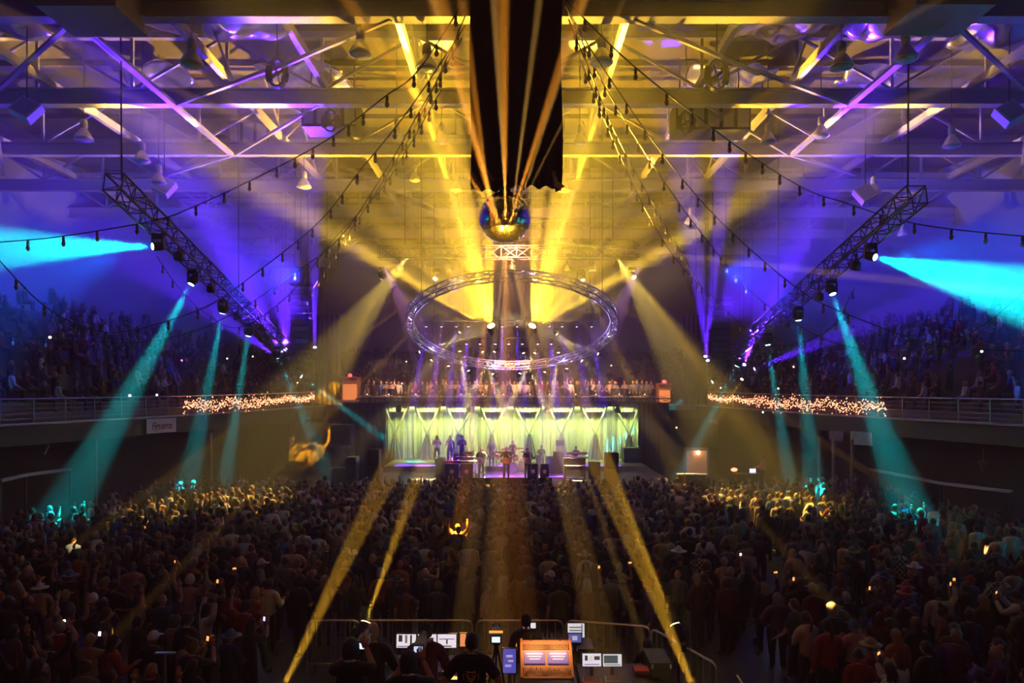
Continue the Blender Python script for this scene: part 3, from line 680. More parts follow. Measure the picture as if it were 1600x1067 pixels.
# ------------------------------------------------------------------ people: one skinned body per pose, clothing and hair as children
M_skin = mat('skin', (.42, .22, .15), .55)
M_clothc = mat('cloth_by_object', (1, 1, 1), .85, objcol=True)
M_plaid = mat('plaid_by_object', (1, 1, 1), .85, objcol=True, noise=0)
nt = M_plaid.node_tree; b = nt.nodes['Principled BSDF']; oi = [n for n in nt.nodes if n.type == 'OBJECT_INFO'][0]
tc = nt.nodes.new('ShaderNodeTexCoord'); ch = nt.nodes.new('ShaderNodeTexChecker'); ch.inputs['Scale'].default_value = 14
ch.inputs['Color2'].default_value = (.02, .02, .02, 1); nt.links.new(tc.outputs['Object'], ch.inputs['Vector']); nt.links.new(oi.outputs['Color'], ch.inputs['Color1']); nt.links.new(ch.outputs['Color'], b.inputs['Base Color'])
M_hairc = mat('hair_by_object', (1, 1, 1), .6, objcol=True)
M_trous = mat('dark_trousers', (.02, .022, .03), .85); M_shoe = mat('dark_shoe', (.02, .018, .016), .5)
M_eye = mat('eye', (.02, .015, .01), .2)

def joints(pose):
    J = {'pelvis': (0, 0, .96), 'spine': (0, -.01, 1.12), 'chest': (0, 0, 1.32), 'neckb': (0, 0, 1.46), 'neck': (0, .012, 1.54)}
    for s, n in ((-1, 'l'), (1, 'r')):
        J['sh' + n] = (s * .185, 0, 1.43); J['hip' + n] = (s * .095, 0, .90); J['kn' + n] = (s * .11, .02, .50); J['an' + n] = (s * .12, -.02, .09); J['toe' + n] = (s * .14, .14, .04)
        J['el' + n] = (s * .25, -.02, 1.15); J['wr' + n] = (s * .26, .05, .90); J['ha' + n] = (s * .255, .08, .84)
    A = {'down': {}, 'raise_r': {'elr': (.32, .06, 1.62), 'wrr': (.30, .12, 1.87), 'har': (.30, .14, 1.95)},
         'raise_both': {'elr': (.36, .05, 1.62), 'wrr': (.33, .08, 1.87), 'har': (.32, .09, 1.95), 'ell': (-.36, .05, 1.60), 'wrl': (-.36, .1, 1.84), 'hal': (-.36, .12, 1.92)},
         'clap': {'elr': (.27, .12, 1.20), 'wrr': (.08, .30, 1.30), 'har': (.04, .33, 1.37), 'ell': (-.27, .12, 1.20), 'wrl': (-.08, .30, 1.30), 'hal': (-.04, .33, 1.37)},
         'cross': {'elr': (.25, .08, 1.16), 'wrr': (.02, .23, 1.19), 'har': (-.06, .24, 1.21), 'ell': (-.25, .08, 1.16), 'wrl': (-.02, .25, 1.15), 'hal': (.06, .26, 1.15)},
         'cup': {'elr': (.27, .04, 1.17), 'wrr': (.20, .28, 1.24), 'har': (.19, .34, 1.27)},
         'phone': {'elr': (.25, .20, 1.38), 'wrr': (.12, .34, 1.58), 'har': (.09, .36, 1.65), 'ell': (-.25, .18, 1.34), 'wrl': (-.10, .34, 1.54), 'hal': (-.07, .36, 1.61)},
         'hips': {'elr': (.38, -.05, 1.17), 'wrr': (.22, .04, 1.02), 'har': (.16, .08, 1.0), 'ell': (-.38, -.05, 1.17), 'wrl': (-.22, .04, 1.02), 'hal': (-.16, .08, 1.0)},
         'step': {'knr': (.12, .14, .52), 'anr': (.12, .16, .12), 'toer': (.13, .32, .05), 'kn' + 'l': (-.11, -.02, .5), 'anl': (-.12, -.16, .10), 'toel': (-.13, -.01, .04), 'elr': (.28, -.12, 1.17), 'wrr': (.27, -.05, .93), 'har': (.26, -.02, .86), 'ell': (-.27, .08, 1.16), 'wrl': (-.24, .26, 1.02), 'hal': (-.23, .32, .98)},
         'work': {'elr': (.27, .12, 1.16), 'wrr': (.20, .38, 1.08), 'har': (.19, .45, 1.06), 'ell': (-.27, .12, 1.16), 'wrl': (-.20, .38, 1.08), 'hal': (-.19, .45, 1.06)},
         'guitar': {'elr': (.30, .02, 1.16), 'wrr': (.12, .24, 1.08), 'har': (.06, .27, 1.06), 'ell': (-.32, .10, 1.20), 'wrl': (-.42, .30, 1.30), 'hal': (-.46, .33, 1.33)},
         'sit': {'knr': (.14, .42, .90), 'anr': (.14, .42, .46), 'toer': (.15, .56, .42), 'knl': (-.14, .42, .90), 'anl': (-.14, .42, .46), 'toel': (-.15, .56, .42), 'elr': (.25, .06, 1.15), 'wrr': (.14, .30, 1.02), 'har': (.1, .36, 1.0), 'ell': (-.25, .06, 1.15), 'wrl': (-.14, .30, 1.02), 'hal': (-.1, .36, 1.0)}}
    J.update(A[pose])
    return J
EDG = [('pelvis', 'spine'), ('spine', 'chest'), ('chest', 'neckb'), ('neckb', 'neck')]
for n in 'lr': EDG += [('neckb', 'sh' + n), ('sh' + n, 'el' + n), ('el' + n, 'wr' + n), ('pelvis', 'hip' + n), ('hip' + n, 'kn' + n), ('kn' + n, 'an' + n), ('an' + n, 'toe' + n)]
RAD = {'pelvis': (.155, .12), 'spine': (.14, .11), 'chest': (.17, .12), 'neckb': (.11, .085), 'neck': (.058, .058), 'sh': (.068, .068), 'el': (.046, .046), 'wr': (.032, .032), 'hip': (.092, .095), 'kn': (.06, .062), 'an': (.042, .045), 'toe': (.04, .035)}
def skin_mesh(pose, sub=1, wide=1.0):
    J = joints(pose); names = [k for k in J if not k.startswith('ha')]; idx = {k: i for i, k in enumerate(names)}
    bm = bmesh.new(); lay = bm.verts.layers.skin.verify()
    for k in names:
        v = bm.verts.new(J[k]); r = RAD.get(k) or RAD[k[:-1]]; w = wide if k in ('pelvis', 'spine', 'chest') else (1 + wide) / 2
        v[lay].radius = (r[0] * w, r[1] * w); v[lay].use_root = (k == 'pelvis')
    bm.verts.ensure_lookup_table()
    for a, b in EDG: bm.edges.new((bm.verts[idx[a]], bm.verts[idx[b]]))
    me = bpy.data.meshes.new('body'); bm.to_mesh(me); bm.free()
    o = bpy.data.objects.new('tmp', me); C.objects.link(o)
    o.modifiers.new('skin', 'SKIN').use_smooth_shade = True
    if sub: s = o.modifiers.new('sub', 'SUBSURF'); s.levels = s.render_levels = sub
    dg = bpy.context.evaluated_depsgraph_get(); m2 = bpy.data.meshes.new_from_object(o.evaluated_get(dg))
    bpy.data.objects.remove(o)
    V = [v.co.copy() for v in m2.vertices]; Fs = [tuple(p.vertices) for p in m2.polygons]; N = [v.normal.copy() for v in m2.vertices]
    seg = []
    for f in Fs:
        c = sum((V[i] for i in f), Vector()) / len(f); best = None
        for a, b in EDG:
            pa, pb = Vector(J[a]), Vector(J[b]); d = pb - pa; t = max(0, min(1, (c - pa).dot(d) / d.length_squared)); dist = (c - pa - d * t).length - .4 * (RAD.get(a) or RAD[a[:-1]])[0]
            if best is None or dist < best[0]: best = (dist, (a, b), t)
        seg.append((best[1], best[2]))
    bpy.data.meshes.remove(m2)
    return J, V, N, Fs, seg
def head_geo(g, c, n=14, m=12, face=True):
    """head with brow, nose, ears and chin, facing +Y; material 0 skin, 1 eyes"""
    c = Vector(c); vs = []
    for j in range(m + 1):
        th = pi * j / m
        for i in range(n):
            ph = 2 * pi * i / n; x = sin(th) * cos(ph); y = sin(th) * sin(ph); z = cos(th)
            w = 1 - .28 * max(0, -z) ** 1.3 * (1 if y > -.2 else .6)
            v = Vector((x * .077 * w, y * .098 * (w if y > 0 else .98), z * .122))
            if face and y > .9 * sin(th) and abs(z + .12) < .22: v.y += .022
            if face and y > .5 and z < -.6: v.y += .012
            vs.append(c + v)
    fs = [(j * n + i, (j + 1) * n + i, (j + 1) * n + (i + 1) % n, j * n + (i + 1) % n) for j in range(m) for i in range(n)]
    g.add(vs, fs)
    if face:
        for s in (-1, 1): g.sphere(c + Vector((s * .079, -.005, -.005)), .026, 6, 4, (.4, .8, 1.2))
        g.cur = 1
        for s in (-1, 1): g.sphere(c + Vector((s * .03, .088, .012)), .011, 6, 4)
        g.box(c + Vector((0, .092, -.062)), (.045, .008, .01)); g.cur = 0
def hand_geo(g, wr, ha, s, curl=.5):
    wr, ha = Vector(wr), Vector(ha); d = (ha - wr).normalized()
    x = d.cross(Vector((0, 1, 0.01))).normalized(); nrm = x.cross(d).normalized()
    if abs(d.y) > .8: x = Vector((1, 0, 0)); nrm = d.cross(x)
    pc = wr + d * .045; m3 = Matrix((x, nrm, d)).transposed()
    g.sphere(pc, .05, 7, 5, (1, 1, 1)) if False else g.box(pc, (.078, .03, .095), m3)
    for k, (ox, L) in enumerate(((-.029, .066), (-.010, .078), (.010, .072), (.028, .056))):
        a = wr + d * .09 + x * ox; b = a + d * L * .55 + nrm * L * curl * .25; e = b + (d * (1 - curl) + nrm * curl).normalized() * L * .5
        g.tube(a, b, .0095, .0088, 5, False); g.tube(b, e, .0088, .0065, 5)
    a = wr + d * .03 - x * s * .03; b = a - x * s * .028 + d * .03; g.tube(a, b, .012, .010, 5, False); g.tube(b, b + d * .03 + nrm * .012, .010, .007, 5)
def sub_mesh(V, N, Fs, sel, off, name, m):
    used = {}; vs = []; fs = []
    for f, k in zip(Fs, sel):
        if not k: continue
        q = []
        for i in f:
            if i not in used: used[i] = len(vs); vs.append(V[i] + N[i] * off)
            q.append(used[i])
        fs.append(tuple(q))
    me = bpy.data.meshes.new(name); me.from_pydata([tuple(v) for v in vs], [], fs); me.materials.append(m); shade_smooth(me); me.update(); return me
BODY = {}
def body(pose, sub=1, wide=1.0, sleeves='long'):
    key = (pose, sub, wide, sleeves)
    if key in BODY: return BODY[key]
    J, V, N, Fs, seg = skin_mesh(pose, sub, wide)
    g = MB(); g.add(V, Fs); head_geo(g, (0, .03, 1.655))
    for n, s in (('l', -1), ('r', 1)): hand_geo(g, J['wr' + n], J['ha' + n], s, .7 if pose in ('cup', 'phone', 'guitar') else .3)
    bm_ = g.mesh('body', [M_skin, M_eye], True)
    def is_shirt(s):
        (a, b), t = s
        if (a, b) == ('neckb', 'neck'): return t < .35
        if a in ('pelvis', 'spine', 'chest', 'neckb') and not b.startswith('hip'): return True
        if a.startswith('sh'): return sleeves == 'long' or t < .72
        if a.startswith('el'): return sleeves == 'long' and t < .85
        return False
    def is_tr(s):
        (a, b), t = s
        return b.startswith('hip') or a.startswith('hip') or (a.startswith('kn') and t < .9) or ((a, b) == ('pelvis', 'spine') and t < .12)
    sh = sub_mesh(V, N, Fs, [is_shirt(s) for s in seg], .016, 'shirt', M_clothc)
    tr = sub_mesh(V, N, Fs, [is_tr(s) for s in seg], .010, 'trousers', M_trous)
    so = [sub_mesh(V, N, Fs, [s[0][0] == 'an' + n for s in seg], .010, 'shoe', M_shoe) for n in 'lr']
    BODY[key] = (bm_, sh, tr, so); return BODY[key]
HAIR = {}
def hair(style):
    if style in HAIR: return HAIR[style]
    g = MB(); c = Vector((0, .03, 1.655)); n = 14
    def shell(top, low_back, low_front, thick, m=7):
        def fn(u, v):
            ph = 2 * pi * u; y = sin(ph); lim = low_back + (low_front - low_back) * max(0, min(1, (y + .25) / .9)); th = v * lim
            return c + Vector((sin(th) * cos(ph) * (.079 + thick), sin(th) * sin(ph) * (.10 + thick), cos(th) * (.122 + top)))
        g.grid(fn, n, m, True)
    if style == 'short': shell(.014, 1.95, .95, .012)
    if style == 'thick': shell(.035, 2.1, 1.0, .032)
    if style == 'long':
        shell(.018, 2.1, .95, .016)
        g.grid(lambda u, v: c + Vector(((.10 + .02 * v) * cos(pi + pi * u), -.02 + (.115 - .02 * v) * sin(pi + pi * u), -.02 - .30 * v)), 10, 5)
    if style == 'bun': shell(.014, 1.95, .95, .012); g.sphere(c + Vector((0, -.06, .13)), .05, 8, 6)
    if style == 'ponytail':
        shell(.014, 1.95, .95, .012); g.path([c + Vector(q) for q in ((0, -.11, .05), (0, -.16, -.02), (0, -.15, -.14), (0, -.13, -.22))], .028, 7)
    if style == 'cap':
        shell(.02, 1.6, 1.25, .016); g.add([c + Vector(v) for v in ((-.07, .07, .045), (.07, .07, .045), (.055, .19, .03), (-.055, .19, .03), (-.07, .07, .035), (.07, .07, .035), (.055, .19, .02), (-.055, .19, .02))], [(0, 1, 2, 3), (7, 6, 5, 4), (0, 4, 5, 1), (1, 5, 6, 2), (2, 6, 7, 3), (3, 7, 4, 0)])
    if style == 'beanie': shell(.04, 1.75, 1.3, .02)
    if style == 'widehat': shell(.03, 1.5, 1.5, .016); g.lathe([(.10, .0), (.20, -.01), (.20, .0), (.10, .012)], 16, Matrix.Translation(c + Vector((0, 0, .02))))
    HAIR[style] = g.mesh('hair' if style not in ('cap', 'beanie', 'widehat') else 'hat', M_hairc, True); return HAIR[style]
def person(label, loc, rz, pose='down', style='short', shirt=(.05, .05, .06), hcol=(.03, .02, .015), sleeves='long', scale=1.0, wide=1.0, sub=1, plaid=False, group=None, parts=True, trousers=None):
    bm_, sh, tr, so = body(pose, sub, wide, sleeves)
    o = put('person', bm_, None, loc, (0, 0, rz), label, 'person', group); o.scale = (scale,) * 3
    s = put('shirt', sh, o); s.color = (*shirt, 1)
    if plaid: s.material_slots[0].link = 'OBJECT'; s.material_slots[0].material = M_plaid
    t = put('trousers', tr, o); [put('shoe', q, o) for q in so]
    if style != 'bald':
        h = put('hat' if style in ('cap', 'beanie', 'widehat') else 'hair', hair(style), o); h.color = (*hcol, 1)
    return o
# ------------------------------------------------------------------ stage
SZ = 1.25
st = thing('stage', 'raised concert stage with dark deck and violet-lit front edge', 'stage')
MB().box((.2, 40.8, SZ - .06), (16.4, 11.8, .12)).build('deck', M_wood, st)
for k in range(8): MB().box((-7 + k * 2.05, 34.93, (SZ - .12) / 2), (2.0, .06, SZ - .12)).build('skirt_panel', mat('stage_skirt', (.16, .15, .2), .6), st)
MB().box((.2, 44, SZ + .14), (15.6, 5.2, .28)).build('riser', M_wood, st)
cu = thing('stage_curtain', 'pale folded backdrop curtain lit lime green behind the band', 'curtain')
cx0, cx1, cz0, cz1, CYY = P(600, 0, 46).x, P(1000, 0, 46).x, SZ + .3, P(0, 629, 46).z, 46
for k in range(9):
    a = cx0 + (cx1 - cx0) * k / 9; w = (cx1 - cx0) / 9
    def fn(u, v, a=a, w=w, k=k):
        x = a + w * u; ph = u * w * 14 + k * 2.1; return Vector((x, CYY + .085 * sin(ph) + .04 * sin(ph * 2.7 + 1) * (1 - v * .4), cz0 + (cz1 - cz0) * v))
    g = MB(); g.grid(fn, 44, 5); g.grid(lambda u, v: fn(u, v) + Vector((0, .03, 0)), 44, 5, True)
    g.build('curtain_panel', M_curtain, cu, smooth=True)
MB().tube((cx0 - .4, CYY, cz1 + .03), (cx1 + .4, CYY, cz1 + .03), .06).build('curtain_track', M_darktruss, cu)
TRI = [596, 644, 693, 746, 798, 851, 902, 953, 1003]; APX = [617, 667, 716, 768, 827, 877, 930, 983]
for k, ax in enumerate(APX):
    t = thing('tied_drape', f'{ORD[k]} tied hourglass gauze drape from the left on the curtain', 'drape', group='tied gauze drapes on the backdrop')
    Y = 45.4; zt, zb = cz1, SZ + .3; za = P(0, 679, Y).z; x0 = P(TRI[k] + 4, 0, Y).x; x1 = P(TRI[k + 1] - 4, 0, Y).x; xa = P(ax, 0, Y).x
    def up(u, v):
        e = .5 - .5 * cos(pi * v) if False else v ** 1.15; lo, hi = xa - .06 + (x0 - xa + .06) * e, xa + .06 + (x1 - xa - .06) * e
        return Vector((lo + (hi - lo) * u, Y + .05 * sin(u * 30) * (.4 + v) - .12 * (1 - abs(2 * u - 1)), za + (zt - za) * v))
    def dn(u, v):
        w = .08 + .42 * (1 - v) ** .8; return Vector((xa + (2 * u - 1) * w, Y + .04 * sin(u * 22) - .1 * (1 - abs(2 * u - 1)), zb + (za - zb) * v))
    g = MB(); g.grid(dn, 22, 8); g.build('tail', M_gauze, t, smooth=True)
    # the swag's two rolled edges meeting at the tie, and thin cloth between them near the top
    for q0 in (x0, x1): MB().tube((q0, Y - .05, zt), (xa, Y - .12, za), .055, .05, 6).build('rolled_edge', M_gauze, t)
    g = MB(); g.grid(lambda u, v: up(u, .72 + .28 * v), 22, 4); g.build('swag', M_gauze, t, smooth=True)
    MB().sphere((xa, Y - .12, za), .11, 8, 6, (1, 1, .7)).build('tie', mat('tie_band', (.1, .08, .08), .7), t)
for k, x in enumerate(TRI[1:-1]):
    p = P(x, 630, 45.1); g = MB(); h = .62
    g.add([p + Vector(v) for v in ((-.10, -.05, 0), (.10, -.05, 0), (.24, -.12, -h), (-.24, -.12, -h), (-.10, .1, 0), (.10, .1, 0), (.24, .12, -h), (-.24, .12, -h))], [(0, 3, 2, 1), (4, 5, 6, 7), (0, 4, 7, 3), (1, 2, 6, 5), (3, 7, 6, 2), (0, 1, 5, 4)])
    g.build('flood_lamp', M_blackmetal, label=f'{ORD[k]} small dark flared flood lamp from the left above the curtain', cat='stage lamp', group='flood lamps above the curtain')
for k, (x, y) in enumerate(((623, 637), (733, 638), (855, 637), (965, 639))):
    p = P(x, y, 44.98); s = thing('par_lamp', f'{ORD[k]} small black lamp from the left hanging over the curtain top', 'stage lamp', p)
    MB().lathe([(.09, .2), (.18, .1), (.2, -.2)], 10, Matrix.Rotation(R(-40), 4, 'X')).build('can', M_blackmetal, s, smooth=True); MB().box((0, 0, .26), (.06, .06, .3)).build('clamp', M_blackmetal, s)
ht = box_truss('lighting_truss', (P(556, 0, 45).x, 45.1, P(0, 629, 45).z + .12), (P(1050, 0, 45).x, 45.1, P(0, 629, 45).z + .12), .28, .8, 'thin dark truss along the top of the stage curtain', M_blackmetal, .03)
for (xa, xb, side) in ((531, 602, 'left'), (998, 1046, 'right')):
    drape('masking_drape', f'dark brown side drape closing the {side} end of the stage', 'drape', xa, xb, 630, 752, 44.2, M_brown, 6, z0=.02)
# side cabinets and towers
def cabinet(lab, x0, x1, y0, z0, Y, dep, m=M_blackmetal, n=2, name='loudspeaker', cat='loudspeaker'):
    a, b = P(x0, y0, Y), P(x1, y0, Y); t = thing(name, lab, cat, ((a.x + b.x) / 2, Y + dep / 2, z0)); w = b.x - a.x; h = a.z - z0
    for k in range(n):
        c = MB().box((0, 0, h * (k + .5) / n), (w, dep, h / n * .97)).build('cabinet', m, t)
        MB().box((0, -dep / 2 - .01, h * (k + .5) / n), (w * .86, .03, h / n * .82)).build('grille', mat('speaker_grille', (.05, .05, .055), .5, .4), c)
        for s in (-1, 1): MB().box((s * w * .42, -dep / 2 - .03, h * (k + .95) / n), (w * .08, .03, h / n * .05)).build('corner', M_rail, c)
    return t
cabinet('tall dark tower of loudspeakers at the left stage corner', 575, 592, 702, .0, 33.8, .7, n=4)
cabinet('tall dark tower of loudspeakers at the right stage corner', 947, 967, 708, .0, 33.8, .7, n=4)
cabinet('grey wheeled case tower left of the side drape', 516, 549, 663, .0, 43, 1.0, mat('grey_case', (.16, .13, .14), .5), 3, 'equipment_case', 'case')
cabinet('lower dark speaker stack beside the left case tower', 540, 556, 714, .0, 37, .8, n=2)
cabinet('dark box stack at the back right wing', 975, 1000, 700, SZ, 43.5, .9, n=2)
for k, (x0, x1, y0, Y, lab) in enumerate([(680, 694, 715, 38, 'black speaker box at the left end of the band'), (721, 740, 706, 40, 'tall cream-topped amplifier behind the left keyboards'), (742, 752, 713, 40.5, 'small dark amplifier behind the left guitarist'), (838, 846, 712, 40, 'narrow amplifier right of the drums'),
        (853, 865, 713, 40.2, 'square amplifier behind the right guitarist'), (865, 880, 706, 40.5, 'tall amplifier under the music screen'), (921, 938, 722, 37.5, 'rounded dark amplifier right of the piano')]):
    cabinet(lab, x0, x1, y0, SZ + (.28 if Y > 41.4 else 0), Y, .6, n=1, name='amplifier', cat='amplifier')
for k, x in enumerate((694, 706, 722, 737, 757, 771, 788, 803, 820, 837, 851)):
    p = P(x, 745, 35.6); t = thing('floor_monitor', f'{ORD[k] if k < 9 else ["tenth", "eleventh"][k - 9]} black wedge monitor from the left along the stage front', 'monitor wedge', (p.x, 35.75, SZ), group='wedge monitors along the stage front')
    g = MB(); w, d, h = .38, .45, .30; g.add([(-w, 0, 0), (w, 0, 0), (w, d, 0), (-w, d, 0), (-w, .06, h), (w, .06, h), (w, d, .1), (-w, d, .1)], [(3, 2, 1, 0), (0, 1, 5, 4), (4, 5, 6, 7), (7, 6, 2, 3), (0, 4, 7, 3), (1, 2, 6, 5)])
    g.build('cabinet', M_blackmetal, t); g = MB(); g.add([(-w * .9, .08, h + .008), (w * .9, .08, h + .008), (w * .9, d - .03, .12), (-w * .9, d - .03, .12)], [(0, 1, 2, 3)]); g.box((0, .0, .15), (.3, .02, .06)); g.build('grille', mat('speaker_grille', (.05, .05, .055), .5, .4), t)
# keyboards
def keyboard(lab, x, y, Y, w, tiers, m, keys=M_white, z0=SZ, name='keyboard'):
    p = P(x, y, Y); t = thing(name, lab, 'keyboard', (p.x, Y, z0)); top = p.z - z0
    for s in (-1, 1):
        MB().bar((s * w * .38, -.25, 0), (s * w * .38, .25, top), .05).build('leg', M_blackmetal, t); MB().bar((s * w * .38, .25, 0), (s * w * .38, -.25, top), .05).build('leg', M_blackmetal, t)
    for k in range(tiers):
        z = top + .02 + k * .22; c = MB().box((0, .12 * k, z), (w, .34, .1)).build('case', m, t)
        kb = MB()
        for i in range(18): kb.box((-w * .45 + w * .9 * (i + .5) / 18, -.1 + .12 * k, z + .055), (w * .9 / 18 * .85, .14, .02))
        kb.build('keys', keys, c, kind='stuff')
    return t
keyboard('two-tier keyboard with white keys at the left of the band', 729, 722, 38.4, 1.25, 2, M_blackmetal)
keyboard('red keyboard beside the white one at far left of the band', 707, 722, 38.4, .85, 1, mat('red_case', (.55, .02, .08), .4), mat('pink_keys', (.8, .15, .3), .4))
keyboard('pink-lit two-tier keyboard at the right of the band', 901, 715, 39.4, 1.2, 2, mat('pink_light_case', (.5, .12, .3), .35))  # pink light on this keyboard is put into its case colour
M_screenp = mat('clear_panel', (.30, .26, .30), .15, .2)
def flower(t, x, z, y, s, m):
    g = MB()
    for i in range(6):
        a = i * pi / 3; g.sphere((x + .5 * s * cos(a), y, z + .5 * s * sin(a)), .34 * s, 6, 4, (1, .15, 1))
    g.sphere((x, y - .01, z), .25 * s, 6, 4, (1, .2, 1)); g.tube((x, y, z - .6 * s), (x, y, z - 1.6 * s), .06 * s, n=4)
    g.build('flower_emblem', m, t)
fm = mat('pale_emblem', (.85, .6, .55), .5)
for k, (x0, x1, lab) in enumerate(((695, 717, 'front panel with a pale flower emblem under the red keyboard'), (719, 739, 'front panel with a pale flower emblem under the white keyboard'), (824, 841, 'equipment case with pale round emblem in front of the drums'), (844, 858, 'equipment case with faint emblem beside it, further right'))):
    a, b = P(x0, 725, 37), P(x1, 725, 37); w = b.x - a.x; h = a.z - SZ; t = thing('equipment_case', lab, 'case', ((a.x + b.x) / 2, 37, SZ))
    MB().box((0, .2, h / 2), (w, .4, h)).build('case', M_blackmetal, t); MB().box((0, -.012, h / 2), (w * .92, .02, h * .9)).build('front_panel', mat('case_front', (.10, .06, .14), .4), t)
    flower(t, 0, h * .55, -.04, .14, fm)
    for s in (-1, 1): MB().bar((s * w * .48, -.02, 0), (s * w * .48, -.02, h), .03).build('edge_strip', M_rail, t)
# organ / piano
t = thing('upright_piano', 'dark upright piano at the right of the band', 'piano', (P(898, 0, 37.6).x, 37.6, SZ))
MB().box((0, .3, .62), (1.15, .5, 1.0)).build('case', mat('piano_wood', (.035, .02, .02), .25), t); MB().box((0, 0, .66), (1.15, .3, .14)).build('keybed', mat('piano_wood', (.05, .03, .02), .3), t)
MB().box((0, -.04, .74), (1.05, .2, .02)).build('keys', M_white, t); MB().box((0, .02, .32), (.95, .02, .4)).build('lower_panel', mat('pink_panel', (.45, .3, .3), .5), t)
for s in (-1, 1): MB().box((s * .53, -.08, .3), (.07, .1, .6)).build('leg', M_blackmetal, t)
# drum kit
def drum(lab_parent, name, loc, r, h, m, rot=None, skinm=M_white):
    c = MB(); mt = Matrix.Translation(loc) @ (rot or Matrix()); c.lathe([(r, -h / 2), (r, h / 2)], 16, mt); o = c.build(name, m, lab_parent, smooth=False)
    MB().lathe([(r * .96, h / 2 + .004), (.01, h / 2 + .012)], 16, mt).build('drum_skin', skinm, o)
    MB().lathe([(r * 1.03, h / 2 - .02), (r * 1.03, h / 2 + .015)], 16, mt).build('hoop', M_alu, o)
    return o
M_drum = mat('gold_sparkle', (.75, .5, .18), .25, .6)
dx = P(800, 0, 41).x; t = thing('drum_kit', 'gold-lit drum kit in the middle of the stage', 'drum kit', (dx, 41.2, SZ))
drum(t, 'bass_drum', (0, -.4, .3), .3, .4, M_drum, Matrix.Rotation(R(90), 4, 'X'))
drum(t, 'rack_tom', (-.24, -.35, .82), .16, .22, M_drum, Matrix.Rotation(R(15), 4, 'X')); drum(t, 'rack_tom', (.2, -.35, .82), .17, .24, M_drum, Matrix.Rotation(R(15), 4, 'X'))
drum(t, 'floor_tom', (.62, -.1, .42), .22, .4, M_drum); drum(t, 'snare_drum', (-.5, .05, .62), .18, .15, M_alu)
for x, y, z in ((-.75, -.2, 1.15), (.75, -.25, 1.2), (-.35, -.55, 1.35), (.45, -.5, 1.4), (-.9, .15, .9)):
    c = MB().lathe([(.02, .03), (.08, .02), (.26, -.01), (.26, -.015), (.02, .02)], 16, Matrix.Translation((x, y, z)) @ Matrix.Rotation(R(12), 4, 'X')).build('cymbal', mat('brass', (.85, .6, .2), .25, .9), t, smooth=True)
    MB().tube((x, y, 0), (x, y, z), .015, n=5).build('cymbal_stand', M_alu, t)
for k, (x, Y, r) in enumerate(((746, 39.2, .3), (868, 41.5, .24))):
    t = thing('hand_drum', ['large round pale drum beside the left guitarist', 'small pale drum right of the amplifiers'][k], 'drum', (P(x, 0, Y).x, Y, SZ + (.28 if Y > 41.4 else 0)))
    drum(t, 'shell', (0, 0, .42), r, .35, mat('red_shell', (.35, .12, .12), .4), Matrix.Rotation(R(75), 4, 'X'))
    for i in range(3): a = i * 2.1; MB().tube((.28 * cos(a), .28 * sin(a), 0), (.05 * cos(a), .05 * sin(a), .3), .014, n=4).build('leg', M_alu, t)
# microphone stands and the music screen
for k, (x, Y) in enumerate(((683, 42.0), (703, 42.0), (722, 42.0), (757, 36.8), (792, 36.6), (826, 36.6), (881, 37.2))):
    z0 = SZ + (.28 if Y > 41.4 else 0); t = thing('microphone_stand', f'{ORD[k]} thin microphone stand from the left on the stage', 'microphone stand', (P(x, 0, Y).x + .12, Y, z0), group='microphone stands on the stage')
    MB().tube((0, 0, 0), (0, 0, 1.35), .012, n=5).build('pole', M_rail, t); MB().lathe([(.16, 0), (.14, .03), (.02, .05)], 12).build('base', M_blackmetal, t)
    MB().tube((0, 0, 1.33), (-.06, .22, 1.46), .01, n=5).build('boom', M_rail, t); MB().lathe([(.015, 0), (.02, .1), (.028, .13), (.005, .18)], 8, Matrix.Translation((-.06, .22, 1.46)) @ Matrix.Rotation(R(60), 4, 'X')).build('microphone', M_blackmetal, t)
p = P(875, 692, 42.5); t = thing('screen_on_stand', 'black screen on a thin stand above the right keyboards', 'screen', (p.x, 42.5, SZ + .28))
MB().box((0, 0, p.z - SZ - .28), (.5, .05, .34)).build('screen', M_blackmetal, t); MB().tube((0, .04, 0), (0, .04, p.z - SZ - .28), .02).build('pole', M_rail, t); MB().lathe([(.2, 0), (.02, .04)], 10).build('base', M_blackmetal, t)
# band
def guitar(lab, p, flip, m):
    t = thing('electric_guitar', lab, 'guitar', p); t.rotation_euler = (R(-8), R(-22 if not flip else 22), 0)
    g = MB(); pr = [(-.17, -.13), (-.2, 0), (-.14, .08), (-.16, .16), (-.06, .19), (.06, .17), (.15, .17), (.13, .06), (.18, -.04), (.15, -.14), (0, -.19)]
    vs = [(z_, 0, x_) for x_, z_ in [(a, b) for a, b in pr]]; n = len(vs)
    # body outline lies in the XZ plane, neck runs to -X
    g.add([Vector((v[0] * 1.1, -.02, v[2] * .9)) for v in vs] + [Vector((v[0] * 1.1, .03, v[2] * .9)) for v in vs], [tuple(range(n)), tuple(range(n, 2 * n))[::-1]] + [(i, n + i, n + (i + 1) % n, (i + 1) % n) for i in range(n)])
    g.build('body', m, t); MB().bar((-.15, .035, 0), (-.72, .035, 0), .05, .03).build('neck', mat('maple', (.7, .5, .28), .4), t); MB().box((-.78, .035, 0), (.15, .03, .09)).build('headstock', mat('maple', (.7, .5, .28), .4), t)
    return t
rzs = pi  # players face the hall
